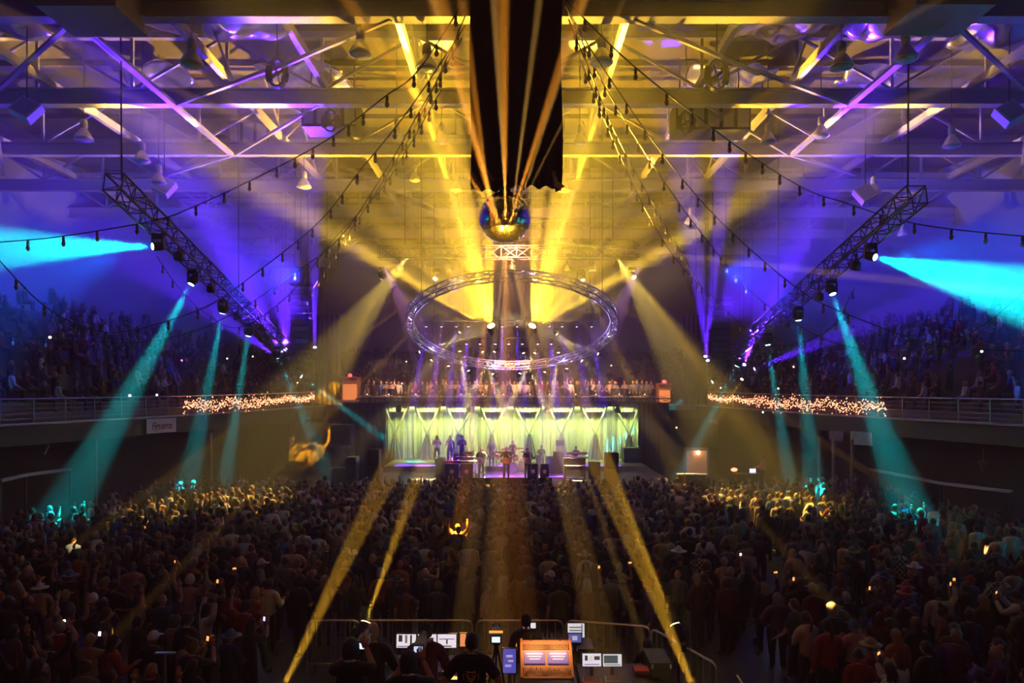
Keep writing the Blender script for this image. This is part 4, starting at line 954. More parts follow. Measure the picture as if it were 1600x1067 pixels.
for k, (x, col, lab, st_, hc) in enumerate(((683, (.65, .35, .45), 'backing singer in pale pink dress, leftmost of three by the curtain', 'long', (.4, .2, .08)), (703, (.10, .03, .06), 'backing singer in dark dress, middle of three by the curtain', 'long', (.03, .015, .01)), (722, (.08, .03, .07), 'backing singer in black shawl, rightmost of three by the curtain', 'thick', (.03, .015, .01)))):
    person(lab, (P(x, 0, 42.8).x, 42.8, SZ + .28), rzs + .1 * (k - 1), ['clap', 'cup', 'clap'][k], st_, col, hc, 'long', .97, .92, group='backing singers')
pb = [(752, 37.6, 'guitar', 'long', (.02, .02, .03), 'guitarist with long dark hair and dark top, left of the drums', (.02, .015, .01), .97), (791, 37.4, 'guitar', 'bald', (.012, .012, .014), 'bald guitarist in black shirt standing before the drums', None, 1.0),
      (824, 37.4, 'guitar', 'beanie', (.06, .02, .05), 'guitarist in dark cap right of the drums', (.03, .02, .04), .96), (801, 42.0, 'work', 'thick', (.12, .04, .04), 'drummer behind the gold-lit kit', (.03, .02, .01), .82), (712, 39.6, 'work', 'short', (.05, .03, .08), 'keyboard player behind the left keyboards', (.02, .02, .02), .8),
      (900, 40.6, 'work', 'cap', (.25, .06, .2), 'keyboard player behind the pink-lit keyboards', (.05, .05, .1), .86), (768, 41.8, 'work', 'short', (.08, .03, .09), 'percussionist between left guitarist and drums', (.02, .02, .02), .85), (846, 41.0, 'down', 'short', (.05, .04, .1), 'player standing at the amplifiers right of the drums', (.03, .02, .02), .88)]
for (x, Y, ps, st_, sc_, lab, hc, sca) in pb:
    person('musician: ' + lab if False else lab, (P(x, 0, Y).x, Y, SZ + (.28 if Y > 41.4 else 0)), rzs, ps, st_, sc_, hc or (0, 0, 0), 'short', sca)
for x, m, lab in ((752, mat('white_guitar', (.8, .75, .7), .3), 'white electric guitar held by the long-haired guitarist'), (791, mat('orange_guitar', (.75, .25, .04), .3), 'orange electric guitar held by the bald guitarist'), (824, mat('tan_guitar', (.6, .35, .2), .3), 'tan electric guitar held by the guitarist in a cap')):
    guitar(lab, (P(x, 0, 37.4).x + .02, 37.08, SZ + 1.05), True, m)
# ------------------------------------------------------------------ balcony behind the stage: lit booths, tables, rail lamps
for (x0, x1, y0, y1, side, m2) in ((534, 559, 591, 628, 'left', None), (1029, 1048, 601, 636, 'right', None)):
    a, b = P(x0, y0, 51.5), P(x1, y1, 51.5); t = thing('ticket_booth', f'glowing orange booth at the {side} end of the back balcony', 'booth', ((a.x + b.x) / 2, 51.5, b.z)); w, h = b.x - a.x, a.z - b.z
    MB().box((0, .5, h / 2), (w, 1, h)).build('walls', mat('booth_cream', (.5, .28, .14), .6), t); MB().box((0, -.02, h * .42), (w * .86, .04, h * .66)).build('lit_panel', emit('booth_glow', (1, .36, .09), .2), t)
    MB().box((0, .4, h + .05), (w * 1.05, 1.2, .12)).build('roof', mat('booth_red', (.5, .15, .12), .6), t); MB().box((0, -.03, .05), (w * 1.1, .2, .1)).build('counter', M_ledge, t)
    MB().sphere((0, .1, h + .2), .16, 8, 6).build('roof_light', emit('red_glow', (1, .12, .1), .8), t)
for k in range(13):
    x = 575 + k * 36 + rnd.uniform(-6, 6); p = P(x, 622, 51.2); t = thing('bar_table', f'{(ORD + ["tenth", "eleventh", "twelfth", "thirteenth"])[k]} small warm-lit table from the left on the back balcony', 'table', (p.x, 51.2, 4.9), group='tables on the back balcony')
    MB().lathe([(.38, .72), (.38, .76)], 14).build('table_top', M_ledge, t); MB().tube((0, 0, 0), (0, 0, .72), .04).build('leg', M_rail, t); MB().sphere((.05, -.1, .82), .04, 6, 4).build('table_lamp', emit('table_lamp', (1, .6, .3), 1.5), t)
r = thing('balcony_railing', 'thin rail along the balcony edge behind the stage curtain', 'railing')
MB().tube((-11, 50.45, 5.55), (11, 50.45, 5.55), .025).build('handrail', M_rail, r)
for k in range(23): MB().tube((-11 + k, 50.45, 4.9), (-11 + k, 50.45, 5.55), .018, n=5).build('post', M_rail, r)
# small round house lamps glimpsed around the hall
HL = [(312, 622, 44, 'w'), (395, 557, 50, 'w'), (355, 560, 46, 'w'), (380, 592, 50, 'w'), (245, 617, 34, 'w'), (372, 631, 44, 'w'), (203, 618, 30, 'w'), (465, 598, 52, 'w'), (635, 565, 55, 'w'), (628, 599, 55, 'w'), (955, 571, 55, 'w'), (793, 601, 55, 'w'), (1126, 606, 50, 'w'), (1216, 607, 44, 'w'), (1192, 644, 42, 'w'), (1413, 560, 32, 'w'), (1534, 549, 30, 'w'), (1240, 573, 44, 'w'), (78, 527, 27, 'w'), (1057, 668, 48, 'y'), (284, 563, 40, 'r')]
HN = {}
HL.sort()
for k, (x, y, Y, c) in enumerate(HL):
    zone_ = 'back stand above the stage' if 520 < x < 1080 else ('left stand' if x < 800 else 'right stand'); HN[zone_] = HN.get(zone_, 0) + 1
    p = P(x, y, Y); sd = 'left' if x < 800 else 'right'
    if x < 520 or x > 1080:
        lab = f'tiny glowing aisle lamp in the {sd} grandstand, '
    MB().sphere(p, .05, 8, 6).build('aisle_lamp', emit('lamp_' + c, {'w': (1, .75, .55), 'y': (1, .8, .3), 'r': (1, .1, .3)}[c], 2.5), label=f'{ORD[HN[zone_] - 1]} tiny glowing {"red" if c == "r" else "yellow" if c == "y" else "white"} lamp from the left in the {zone_}', cat='lamp', group='small glowing lamps in the stands')
# under the right balcony: lit doorway, desk with a person in pink, red lamp
t = thing('doorway', 'warm lit doorway under the right balcony beyond the crowd', 'doorway', (P(1088, 0, 44).x, 44, 0)); z1 = P(0, 702, 44).z
MB().box((0, .1, z1 / 2 + .4), (1.3, .1, z1 - .6)).build('glow_panel', emit('door_glow', (1, .45, .2), .045), t)  # emissive panel stands in for light from the room beyond
for s in (-1, 1): MB().box((s * .7, 0, z1 / 2), (.12, .2, z1)).build('jamb', M_ledge, t)
MB().box((0, 0, z1), (1.5, .2, .14)).build('lintel', M_ledge, t); MB().sphere((.1, -.1, z1 - .2), .12, 8, 6).build('lamp', emit('door_lamp', (1, .7, .45), 3), t)
person('person in pink shirt at a desk under the right balcony', (P(1192, 0, 36).x, 36, .95), 1.2, 'work', 'short', (.6, .12, .25), (.03, .02, .02), 'long', 1.0)
t = thing('control_desk', 'dark desk under the right balcony with a small lit laptop', 'desk', (P(1170, 0, 36).x, 36, 0))
MB().box((0, 0, .47), (3.4, 2.2, .94)).build('platform', M_fascia, t); MB().box((-.1, 0, 1.75), (1.3, .7, .06)).build('desk_top', M_blackmetal, t); MB().box((-.1, .2, 1.35), (1.2, .06, .8)).build('front_panel', M_blackmetal, t)
MB().box((.2, 0, 1.9), (.3, .03, .2)).build('laptop', emit('laptop_glow', (.7, .6, 1), .8), t); MB().sphere((-.75, 0, 1.95), .12, 8, 6, (1.4, 1, .8)).build('red_lamp', emit('red_lamp', (1, .1, .05), 3), t); MB().tube((-.75, 0, 1.7), (-.75, 0, 1.9), .02).build('lamp_stem', M_rail, t)
t = thing('bar_counter', 'yellow-lit narrow counter under the right balcony', 'counter', (P(1080, 0, 38).x, 38, 0)); zc = P(0, 741, 38).z
MB().box((0, 0, zc), (1.6, .5, .08)).build('counter_top', M_ledge, t); MB().box((0, .05, zc / 2), (1.5, .4, zc)).build('front', M_fascia, t)
# pipes and wall pilasters under the balconies
for k, (x, Y, side) in enumerate(((1280, 35, 'right'), (1331, 33, 'right'), (1302, 34, 'right'), (150, 33, 'left'), (330, 38, 'left'), (545, 44, 'left'))):
    p = P(x, 0, Y); MB().tube((p.x, Y, 0), (p.x, Y, 3.7), .07).build('wall_post', mat('post_tan', (.4, .28, .2), .5), label=f'{["thin pale", "bright tan", "slim", "slim dark", "narrow", "grey"][k]} post carrying the {side} balcony', cat='post')
for k, (x0, x1, Y) in enumerate(((400, 450, 46.5), (452, 532, 47))):
    a, b = P(x0, 0, Y), P(x1, 0, Y); MB().box(((a.x + b.x) / 2, Y, 1.9), (b.x - a.x, .2, 3.8)).build('wall_panel', mat('tan_wall', (.17, .12, .08), .75, noise=.4, nscale=4), kind='structure')
# ------------------------------------------------------------------ the crowd on the floor
SH = {'black': (.010, .010, .012), 'navy': (.012, .016, .045), 'charcoal': (.03, .03, .033), 'grey': (.12, .12, .13), 'white': (.55, .53, .5), 'maroon': (.10, .012, .02), 'brown': (.08, .04, .02), 'olive': (.06, .06, .02), 'tan': (.25, .18, .1), 'blue': (.03, .06, .18), 'red': (.25, .02, .02), 'purple': (.08, .03, .12), 'pale pink': (.4, .25, .24), 'orange': (.3, .1, .02)}
HC = {'black': (.008, .006, .006), 'dark brown': (.025, .014, .008), 'brown': (.07, .035, .018), 'blond': (.32, .2, .08), 'grey': (.25, .24, .23), 'auburn': (.12, .035, .015)}
HATC = {'black': (.01, .01, .01), 'white': (.6, .6, .58), 'red': (.3, .02, .02), 'blue': (.03, .05, .2), 'tan': (.3, .2, .1)}
POSE_T = {'down': 'arms hanging', 'raise_r': 'right arm raised', 'raise_both': 'both arms raised', 'clap': 'hands held before the chest', 'cross': 'arms folded', 'cup': 'forearm lifted', 'phone': 'hands lifted before the face', 'hips': 'hands on hips', 'step': 'stepping forward'}
POSES = ['down'] * 5 + ['cross'] * 3 + ['cup'] * 3 + ['clap'] * 2 + ['hips', 'step', 'raise_r', 'phone', 'raise_both']
rc = random.Random(11)
def zone_ok(x, y):
    hw = min(.735 * y + 1.2, 17.8 - max(0, y - 20) * .12)
    if abs(x) > hw: return False
    if abs(x) < 4.9 and y < 15.6: return False
    if x > 3 and x < 5.6 and y < 15: return False
    # open gaps in the crowd where the floor shows
    px = CX + F * x / y
    if 1190 < px < 1240 and 16.5 < y < 24: return False
    if 1330 < px < 1372 and 13.5 < y < 19: return False
    if 398 < px < 412 and 11 < y < 16: return False
    if 300 < px < 318 and 12 < y < 15: return False
    if px > 1480 and y < 14: return rc.random() < .5
    return True
pts = []; cell = {}
tries = 0
while tries < 26000:
    tries += 1; y = 9.6 + (33.9 - 9.6) * rc.random() ** .8; x = rc.uniform(-18, 18)
    if not zone_ok(x, y): continue
    dmin = .60 if y < 28 else .52
    k = (int(x // .7), int(y // .7))
    if any((x - a) ** 2 + (y - b) ** 2 < dmin ** 2 for i in (-1, 0, 1) for j in (-1, 0, 1) for a, b in cell.get((k[0] + i, k[1] + j), ())): continue
    cell.setdefault(k, []).append((x, y)); pts.append((x, y))
pts.sort(key=lambda p: p[1])
near, rest = pts[:282], pts[282:]
used = set()
def pick(y):
    for _ in range(400):
        sn = rc.choice(['black'] * 5 + ['navy', 'charcoal', 'charcoal', 'grey', 'white', 'maroon', 'maroon', 'brown', 'olive', 'tan', 'blue', 'red', 'purple', 'pale pink', 'orange'])
        style = rc.choice(['short'] * 5 + ['thick'] * 2 + ['long'] * 4 + ['bun', 'ponytail', 'cap', 'cap', 'beanie', 'bald', 'widehat'])
        pose = rc.choice(POSES); sl = rc.choice(['long', 'long', 'short']); plaid = sn in ('white', 'red', 'olive', 'blue', 'grey', 'maroon') and rc.random() < .3
        hat = style in ('cap', 'beanie', 'widehat'); cn = rc.choice(list(HATC)) if hat else rc.choice(['black', 'black', 'dark brown', 'dark brown', 'brown', 'brown', 'blond', 'grey', 'auburn'])
        if style == 'bald': ht = 'bald person'
        elif hat: ht = f'person in {cn} {"wide-brimmed hat" if style == "widehat" else style}'
        else: ht = f'person with {cn} {({"short": "short hair", "thick": "bushy hair", "long": "long hair", "bun": "hair bun", "ponytail": "ponytail"})[style]}'
        garment = (f'{sn} plaid shirt' if plaid else f'{sn} sweater' if sl == 'long' else f'{sn} short-sleeved T-shirt')
        lab = f'{ht} and {garment}, {POSE_T[pose]}'
        if lab not in used:
            used.add(lab); return lab, pose, style, SH[sn], (HATC if hat else HC)[cn], sl, plaid
    return None
HOLD = []
for (x, y) in near:
    q = pick(y); lab, pose, style, sc_, hc, sl, pl = q
    sx = 'left' if x < 0 else 'right'
    base = math.atan2(x, 36 - y) * .6
    rz = -(-base) + rc.gauss(0, .35) if rc.random() < .88 else rc.uniform(-pi, pi)
    hs = rc.uniform(.92, 1.07)
    if pose in ('phone', 'raise_r'): HOLD.append((x, y, rz, hs, pose))
    person(lab, (x, y, 0), rz, pose, style, sc_, hc, sl, hs, rc.choice([.92, 1.0, 1.0, 1.1]), 1, pl, 'people standing on the hall floor')
# the rest of the crowd, farther away, in one piece
BMATS = [M_skin] + [mat('far_cloth_' + k.replace(' ', '_'), v, .85) for k, v in SH.items()] + [mat('far_hair_' + k.replace(' ', '_'), v, .6) for k, v in HC.items()] + [M_trous]
NSH = len(SH)
LOW = {}
def low(pose):
    if pose in LOW: return LOW[pose]
    J, V, N, Fs, seg = skin_mesh(pose, 0); cls = []
    for (a, b), t in seg:
        cls.append('t' if b.startswith('hip') or a[:3] in ('hip', 'knl', 'knr', 'anl', 'anr') else 's' if not (a.startswith('el') and t > .5) and not ((a, b) == ('neckb', 'neck') and t > .4) else 'k')
    g = MB(); g.add(V, Fs); g.mi = [0] * len(Fs); nb = len(Fs)
    g.sphere((0, .03, 1.655), .115, 8, 6, (.72, .85, 1.05)); kh = len(g.f)
    g.sphere((0, .012, 1.68), .115, 8, 5, (.82, .9, 1.0))
    for n, s in (('l', -1), ('r', 1)): g.tube(J['wr' + n], J['ha' + n], .04, .03, 5)
    cl2 = cls + ['k'] * (kh - nb) + ['h'] * (8 * 5 + 2); cl2 += ['k'] * (len(g.f) - len(cl2))
    import numpy as np
    LOW[pose] = (np.array([tuple(v) for v in g.v]), g.f, cl2); return LOW[pose]
def mass(items, name, label):
    import numpy as np
    VV, FF, MI, base = [], [], [], 0
    for (x, y, z, rz, pose, sc_, si, hi) in items:
        v, f, cl = low(pose); c_, s_ = cos(rz), sin(rz)
        w = np.column_stack((v[:, 0] * c_ - v[:, 1] * s_, v[:, 0] * s_ + v[:, 1] * c_, v[:, 2])) * sc_ + np.array((x, y, z))
        VV.append(w); FF += [tuple(base + i for i in q) for q in f]; base += len(v)
        mp = {'k': 0, 's': 1 + si, 'h': 1 + NSH + hi, 't': 1 + NSH + len(HC)}; MI += [mp[c] for c in cl]
    me = bpy.data.meshes.new(name); me.from_pydata(np.concatenate(VV).tolist(), [], FF)
    for m in BMATS: me.materials.append(m)
    me.polygons.foreach_set('material_index', MI); shade_smooth(me); me.update()
    return put(name, me, label=label, cat='crowd', kind='stuff')
its = []
for (x, y) in rest:
    pose = rc.choice(POSES + (['raise_both', 'raise_r', 'clap'] if y > 31 else []))
    its.append((x, y, 0, math.atan2(x, 40 - y) * .5 + rc.gauss(0, .35), pose, rc.uniform(.92, 1.07), rc.choice([0, 0, 1, 2, 3, 4, 4, 5, 6, 7, 8, 8, 9, 12]), rc.randrange(len(HC))))
mass(its, 'distant_crowd', 'dense standing crowd on the far half of the floor before the stage')
# seated spectators in the stands
its = []
for s in (1, -1):
    for k in range(13):
        for i in range(58):
            if rc.random() < .42: continue
            u = (i + rc.random() * .5) / 58; a = MIR(interp(RAIL, u), s); b = MIR(interp(TOP, u), s); a.x -= s * 1.2; q = a.lerp(b, (k + .45) / 13)
            z = a.lerp(b, k / 13).z + .1 + .35
            if not -880 < F * q.x / q.y < 880: continue
            its.append((q.x, q.y, z - .42 if rc.random() < .7 else z, (-.9 if s > 0 else .9) + rc.gauss(0, .2), 'sit' if rc.random() < .7 else rc.choice(['down', 'clap', 'raise_r']), 1.0, rc.choice([0, 0, 0, 1, 2, 3, 3, 4, 5, 9, 10]), rc.randrange(len(HC))))
for k in range(10):
    for i in range(44):
        if rc.random() < .5: continue
        its.append((-19 + i * .88 + rc.random() * .3, 56.9 + k * 1.1, 4.9 + .25 + k * .42 - .42, pi + rc.gauss(0, .2), 'sit', 1.0, rc.choice([0, 0, 1, 2, 3, 5]), rc.randrange(len(HC))))
for i in range(52): its.append((-10.6 + i * .41 + rc.random() * .2, rc.uniform(51, 54), 4.9, pi + rc.gauss(0, .5), rc.choice(['down', 'cup', 'clap', 'raise_r', 'hips']), 1.0, rc.choice([0, 3, 4, 8, 12, 5, 9]), rc.randrange(len(HC))))
mass(its, 'seated_spectators', 'dim spectators filling the grandstands and the balcony behind the stage')
# lit telephones in lifted hands
HOLD = [h for h in HOLD if abs(((h[2] + pi) % (2 * pi)) - pi) < 1.2][:22]
HOLD.sort(key=lambda h: h[0] / h[1])
cnt = {}
for k, (x, y, rz, hs, pose) in enumerate(HOLD):
    c = 'wbaaaaavaaowaaaaaaaawa'[k]; cnt.setdefault(c, []).append(k)
for c, ks in cnt.items():
    for n_, k in enumerate(ks):
        x, y, rz, hs, pose = HOLD[k]; col = {'w': (1, .8, .7), 'b': (.6, .6, 1), 'a': (1, .40, .10), 'v': (.5, .3, 1), 'o': (1, .25, .03)}[c]
        l = Vector((.0, .375, 1.67) if pose == 'phone' else (.30, .155, 1.99)) * hs; l.rotate(Quaternion((0, 0, 1), rz)); nm_ = dict(w='white', b='bluish', a='amber', v='violet', o='orange')[c]
        lab = f'{"only" if len(ks) == 1 else (ORD + ["fourteenth", "fifteenth", "sixteenth", "seventeenth"])[n_]} {nm_} lit telephone {"" if len(ks) == 1 else "from the left "}in a raised hand of the crowd'
        t = put('telephone', MB().box((0, 0, 0), (.075, .012, .14)).mesh('telephone', M_blackmetal), None, Vector((x, y, 0)) + l, (0, R(80 if k % 3 == 0 else 8), rz), lab, 'telephone', 'glowing telephones in the crowd')
        put('screen', MB().box((0, -.008, 0), (.045, .006, .08)).mesh('screen', emit('phone_' + c, col, .9 if c != 'a' else .45)), t)
# ------------------------------------------------------------------ mixing position
TZ = 1.12
def table(lab, x0, x1, Y0, Y1, z):
    a, b = x0, x1; t = thing('folding_table', lab, 'table', ((a + b) / 2, (Y0 + Y1) / 2, 0)); w, d = b - a, Y1 - Y0
    MB().box((0, 0, z - .03), (w, d, .05)).build('table_top', M_blackmetal, t)
    for sx in (-1, 1):
        for sy in (-1, 1): MB().bar((sx * (w / 2 - .06), sy * (d / 2 - .06), 0), (sx * (w / 2 - .06), sy * (d / 2 - .06), z - .05), .05).build('leg', M_blackmetal, t)
    return t
table('black table under the two left monitors', P(614, 0, 12.5).x, P(778, 0, 12.5).x, 11.9, 13.0, TZ)
table('black table under the orange-lit mixing desk', P(805, 0, 12).x, P(900, 0, 12).x, 11.5, 12.6, TZ)
table('black table under the right pair of monitors', P(905, 0, 12).x, P(1030, 0, 12).x, 11.6, 12.6, TZ)
table('black table behind the desks with screens and bottles', P(800, 0, 13.6).x, P(925, 0, 13.6).x, 13.3, 13.9, TZ)
# platform for the camera crew
MB().box((-.2, 8.85, .38), (5.6, 3.3, .76)).build('camera_platform', M_fascia, label='low dark platform under the camera crew', cat='platform')
def monitor(lab, x0, x1, y0, y1, Y, content, glow, base_z=None, tilt=-8, name='monitor'):
    a, b = P(x0, y0, Y), P(x1, y1, Y); w, h = b.x - a.x, a.z - b.z; bz = TZ if base_z is None else base_z
    t = thing(name, lab, 'screen', ((a.x + b.x) / 2, Y, bz)); zc = (a.z + b.z) / 2 - bz
    rt = Matrix.Rotation(R(tilt), 3, 'X'); o = MB().box((0, 0, zc), (w + .03, .035, h + .03), rt).build('bezel', M_blackmetal, t)
    s = MB().box(Vector((0, 0, zc)) + rt @ Vector((0, -.021, 0)), (w, .006, h), rt).build('display', emit('display_' + lab[:18], glow, .22), o)
    for k, (cx_, cz_, cw, chh, col) in enumerate(content):
        MB().box(Vector((0, 0, zc)) + rt @ Vector(((cx_ - .5) * w, -.026, (.5 - cz_) * h)), (cw * w, .004, chh * h), rt).build('window_on_screen', emit('ui_%s' % (col,), col, .16), o)
    if zc - h / 2 > .02: MB().box((0, .02, (zc - h / 2) / 2), (.06, .05, zc - h / 2)).build('stand', M_blackmetal, t)
    MB().box((0, .02, .01), (w * .5, .16, .02)).build('foot', M_blackmetal, t)
    return t
D = (.05, .05, .08); G_ = (.25, .25, .3); Wt = (1, .95, .95); V_ = (.35, .2, .5)
monitor('leftmost bright monitor with dark bars, mixing position', 620, 650, 991, 1011, 12.5, [(.2, .3, .2, .5, D), (.5, .35, .12, .6, G_), (.75, .4, .1, .7, D), (.5, .9, .9, .08, V_)], (1, .92, .95))
monitor('second bright monitor behind the bald man', 653, 682, 991, 1011, 12.5, [(.3, .4, .3, .4, G_), (.7, .5, .3, .5, D)], (1, .9, .95))
monitor('third bright monitor with dark arcs, left of the emblem T-shirt', 684, 713, 991, 1011, 12.5, [(.3, .35, .45, .07, V_), (.7, .35, .4, .07, V_), (.5, .55, .08, .35, D), (.45, .88, .6, .08, D)], (1, .92, 1))
for (x0, x1, y0, y1, lab, c) in ((719, 728, 990, 1009, 'small orange-lit panel beside the third monitor', (1, .35, .12)),): monitor(lab, x0, x1, y0, y1, 12.5, [], c)
monitor('white sheet-like screen on the right back table', 887, 913, 974, 995, 13.6, [(.5, .28, .8, .1, G_), (.5, .5, .8, .1, G_), (.35, .7, .5, .08, G_), (.85, .5, .08, .9, G_)], (.85, .82, .85))
monitor('small dark-blue tablet under the sheet-like screen', 888, 908, 990, 1003, 13.2, [(.5, .5, .4, .5, (.7, .7, 1)), (.15, .4, .12, .4, V_)], (.10, .12, .4))
monitor('bluish tablet behind the orange mixing desk', 835, 849, 1001, 1011, 13.3, [], (.5, .6, 1))
monitor('left of the two monitors right of the mixing desk', 910, 939, 1021, 1040, 12.0, [(.2, .35, .15, .4, D), (.45, .4, .25, .5, Wt), (.78, .35, .3, .3, D), (.5, .85, .8, .08, V_)], (.85, .85, .95))
monitor('right of the two monitors, showing a grey grid', 942, 971, 1022, 1040, 12.0, [(.42, .42, .75, .65, (.08, .11, .14)), (.5, .88, .85, .06, D)], (.75, .78, .85))
monitor('upright violet screen left of the mixing desk', 786, 806, 1014, 1050, 11.6, [(.5, .3, .5, .1, (.7, .6, 1)), (.6, .5, .4, .08, (.8, .6, .7)), (.4, .7, .5, .1, (.6, .5, 1))], (.10, .09, .5), base_z=.9)
monitor('small bright screen high behind the desks, left piece', 818, 826, 972, 981, 13.6, [], (1, .95, 1)); monitor('small bright screen high behind the desks, right piece', 829, 837, 973, 981, 13.6, [], (1, .95, 1))
# printed sheets
p = P(760, 1018, 12.0); o = MB().box((0, 0, 0), (.26, .19, .01), Matrix.Rotation(R(25), 3, 'X')).build('paper_sheet', mat('paper', (.7, .7, .62), .7), label='crumpled paper sheet right of the emblem T-shirt', cat='paper'); o.location = (p.x, 12.15, TZ + .045)
# mixing desk
a, b = P(815, 1013, 12.2), P(893, 1062, 11.55); w = P(893, 0, 11.9).x - P(815, 0, 11.9).x
t = thing('mixing_desk', 'large mixing desk glowing orange with two screens and rows of faders', 'mixing desk', ((P(815, 0, 11.9).x + P(893, 0, 11.9).x) / 2, 11.9, TZ + .02))
rot = Matrix.Rotation(R(34), 3, 'X'); M_desk = mat('desk_metal', (.55, .33, .2), .5)
ctr = Vector((0, .1, .27)); dv = lambda x, y, z=0: ctr + rot @ Vector((x * w, y * .74, z))
MB().box(ctr, (w, .74, .07), rot).build('console_body', M_desk, t)
for s in (-1, 1): MB().box(ctr + rot @ Vector((s * w / 2, 0, .01)), (.04, .76, .13), rot).build('side_cheek', mat('desk_wood', (.6, .3, .12), .4), t)
for s in (-1, 1):
    sc = MB().box(dv(s * .235, .02, .045), (w * .42, .24, .02), rot).build('screen', emit('desk_screen', (.10, .09, .32), .25), t)
    for k in range(3): MB().box(dv(s * .235, .10 - k * .07, .058), (w * (.34 - .06 * k), .03, .006), rot).build('window_on_screen', emit('ui_desk', (.5, .4, .8), .16), sc)
g = MB()
for i in range(26):
    x = -.46 + .92 * i / 25
    for yy in (.30, .35, .25): g.box(dv(x, yy, .05), (.012, .022, .03), rot)
g.build('knobs', M_blackmetal, t, kind='stuff')
g = MB()
for i in range(26): x = -.46 + .92 * i / 25; g.box(dv(x, -.33, .045), (.004, .17, .012), rot); g.box(dv(x, -.36 + .1 * rnd.random(), .06), (.014, .03, .025), rot)
g.build('faders', mat('fader_grey', (.15, .1, .08), .5), t, kind='stuff')
for x in (-.3, .3): MB().path([dv(x, .48, .02), dv(x, .48, .2), dv(x, .40, .28)], .008, 5).build('gooseneck_lamp', M_blackmetal, t)
for k, x in enumerate((-.25, 0.25)):
    q = t.location + dv(x, .42, .34); area('desk_lamp', q, t.location + dv(x, 0, 0), .9, .3, .05, (1, .42, .14), 140)
# small consoles, keyboards and bottles on the tables
for k, (x0, x1, y, Y, col, lab) in enumerate(((618, 640, 1020, 12.3, (.5, .25, .1), 'small orange-lit fader box under the leftmost monitor'), (686, 708, 1020, 12.2, (.5, .45, .5), 'pale keyboard under the third monitor'), (911, 938, 1046, 11.75, (.35, .12, .05), 'reddish button panel under the left monitor of the pair'), (946, 968, 1047, 11.8, (.5, .45, .65), 'pale lilac keyboard under the right monitor'), (990, 1022, 1030, 12.2, (.12, .03, .02), 'dark rack with red lights at the right table end'))):
    p = P((x0 + x1) / 2, y, Y); w = P(x1, 0, Y).x - P(x0, 0, Y).x; t = thing('fader_console', lab, 'console', (p.x, Y, TZ))
    MB().box((0, 0, .03), (w, .26, .06)).build('case', mat('panel%d' % k, col, .5), t); g = MB()
    for i in range(9):
        for j in range(3): g.box((-w * .42 + w * .84 * i / 8, -.08 + .08 * j, .068), (w * .06, .03, .015))
    g.build('buttons', M_blackmetal if k != 4 else emit('red_led', (1, .1, .03), .03), t, kind='stuff')
for k, x in enumerate((836, 842, 848, 855, 862)):
    p = P(x, 1000, 13.5); MB().lathe([(.03, 0), (.033, .02), (.033, .14), (.014, .18), (.014, .22), (.016, .23)], 10, Matrix.Translation((p.x, 13.5, TZ))).build('water_bottle', mat('bottle_plastic', (.5, .5, .55), .15), label=f'{ORD[k]} small bottle from the left behind the mixing desk', cat='bottle', group='bottles behind the mixing desk', smooth=True)
# barriers around the mixing position
def barrier(lab, a, b, z=1.1, n=11):
    a, b = Vector((*a, 0)), Vector((*b, 0)); t = thing('crowd_barrier', lab, 'barrier', (0, 0, 0)); up = Vector((0, 0, z)); d = (b - a).normalized(); lo = Vector((0, 0, .18))
    r = .12; pts = [a, a + up - Vector((0, 0, r)), a + up - Vector((0, 0, r * .3)) + d * r * .3, a + up + d * r, b + up - d * r, b + up - Vector((0, 0, r * .3)) - d * r * .3, b + up - Vector((0, 0, r)), b]
    MB().path(pts, .022, 7).build('frame', M_rail, t); MB().tube(a + lo, b + lo, .018, n=6).build('lower_rail', M_rail, t)
    for k in range(1, n): p = a.lerp(b, k / n); MB().tube(p + lo, p + up, .009, n=5).build('bar', M_rail, t)
    for p in (a.lerp(b, .15), a.lerp(b, .85)): MB().bar(p + Vector((0, -.25, .02)), p + Vector((0, .25, .02)), .05, .03).build('foot', M_blackmetal, t)
    for p in (a.lerp(b, .15), a.lerp(b, .85)): MB().tube(p, p + lo, .014, n=5).build('foot_post', M_blackmetal, t)
edges = [(480, 562), (566, 738), (744, 880), (884, 1010)]
for k, (xa, xb) in enumerate(edges): barrier(f'{ORD[k]} steel crowd barrier from the left in front of the mixing position', (P(xa, 0, 15).x, 15 if k < 3 else 15.0), (P(xb, 0, 15).x, 15 if k < 3 else 14.6))
barrier('steel crowd barrier slanting down the right side of the mixing position', (P(1018, 0, 14.5).x, 14.5), (P(1120, 0, 12.6).x, 12.6))
barrier('steel crowd barrier standing apart at lower right', (P(1150, 0, 12.2).x, 12.2), (P(1195, 0, 10.4).x, 10.4))
# crew
PZ = .76
def crew(lab, px, pyhead, Y, z0, **k):
    p = P(px, pyhead, Y); h = p.z - z0; return person(lab, (p.x, Y, z0), k.pop('rz', 0), scale=h / 1.785, sub=2, group='crew at the mixing position', **k)
crew('bald man in black top standing left of the monitors', 582, 972, 11.4, 0.0, pose='work', style='bald', shirt=(.008, .008, .01), wide=1.0)
crew('crew man in dark maroon plaid shirt before the left monitors', 665, 972, 11.4, 0.0, pose='work', style='short', shirt=(.10, .02, .02), hcol=(.01, .008, .008), plaid=False)
hero = crew('stocky man in black T-shirt with wolf-like emblem on the back', 737, 990, 9.7, PZ, pose='hips', style='short', shirt=(.006, .006, .007), hcol=(.01, .007, .006), sleeves='short', wide=1.22)
crew('tall man in dark sweater behind the mixing desk', 822, 960, 12.95, 0.0, pose='work', style='short', shirt=(.03, .015, .012), hcol=(.015, .01, .01))
crew('camera operator with dark short hair at the lower left corner of the desks', 547, 1000, 9.3, PZ, pose='phone', style='thick', shirt=(.008, .008, .008), hcol=(.012, .008, .006), sleeves='short')
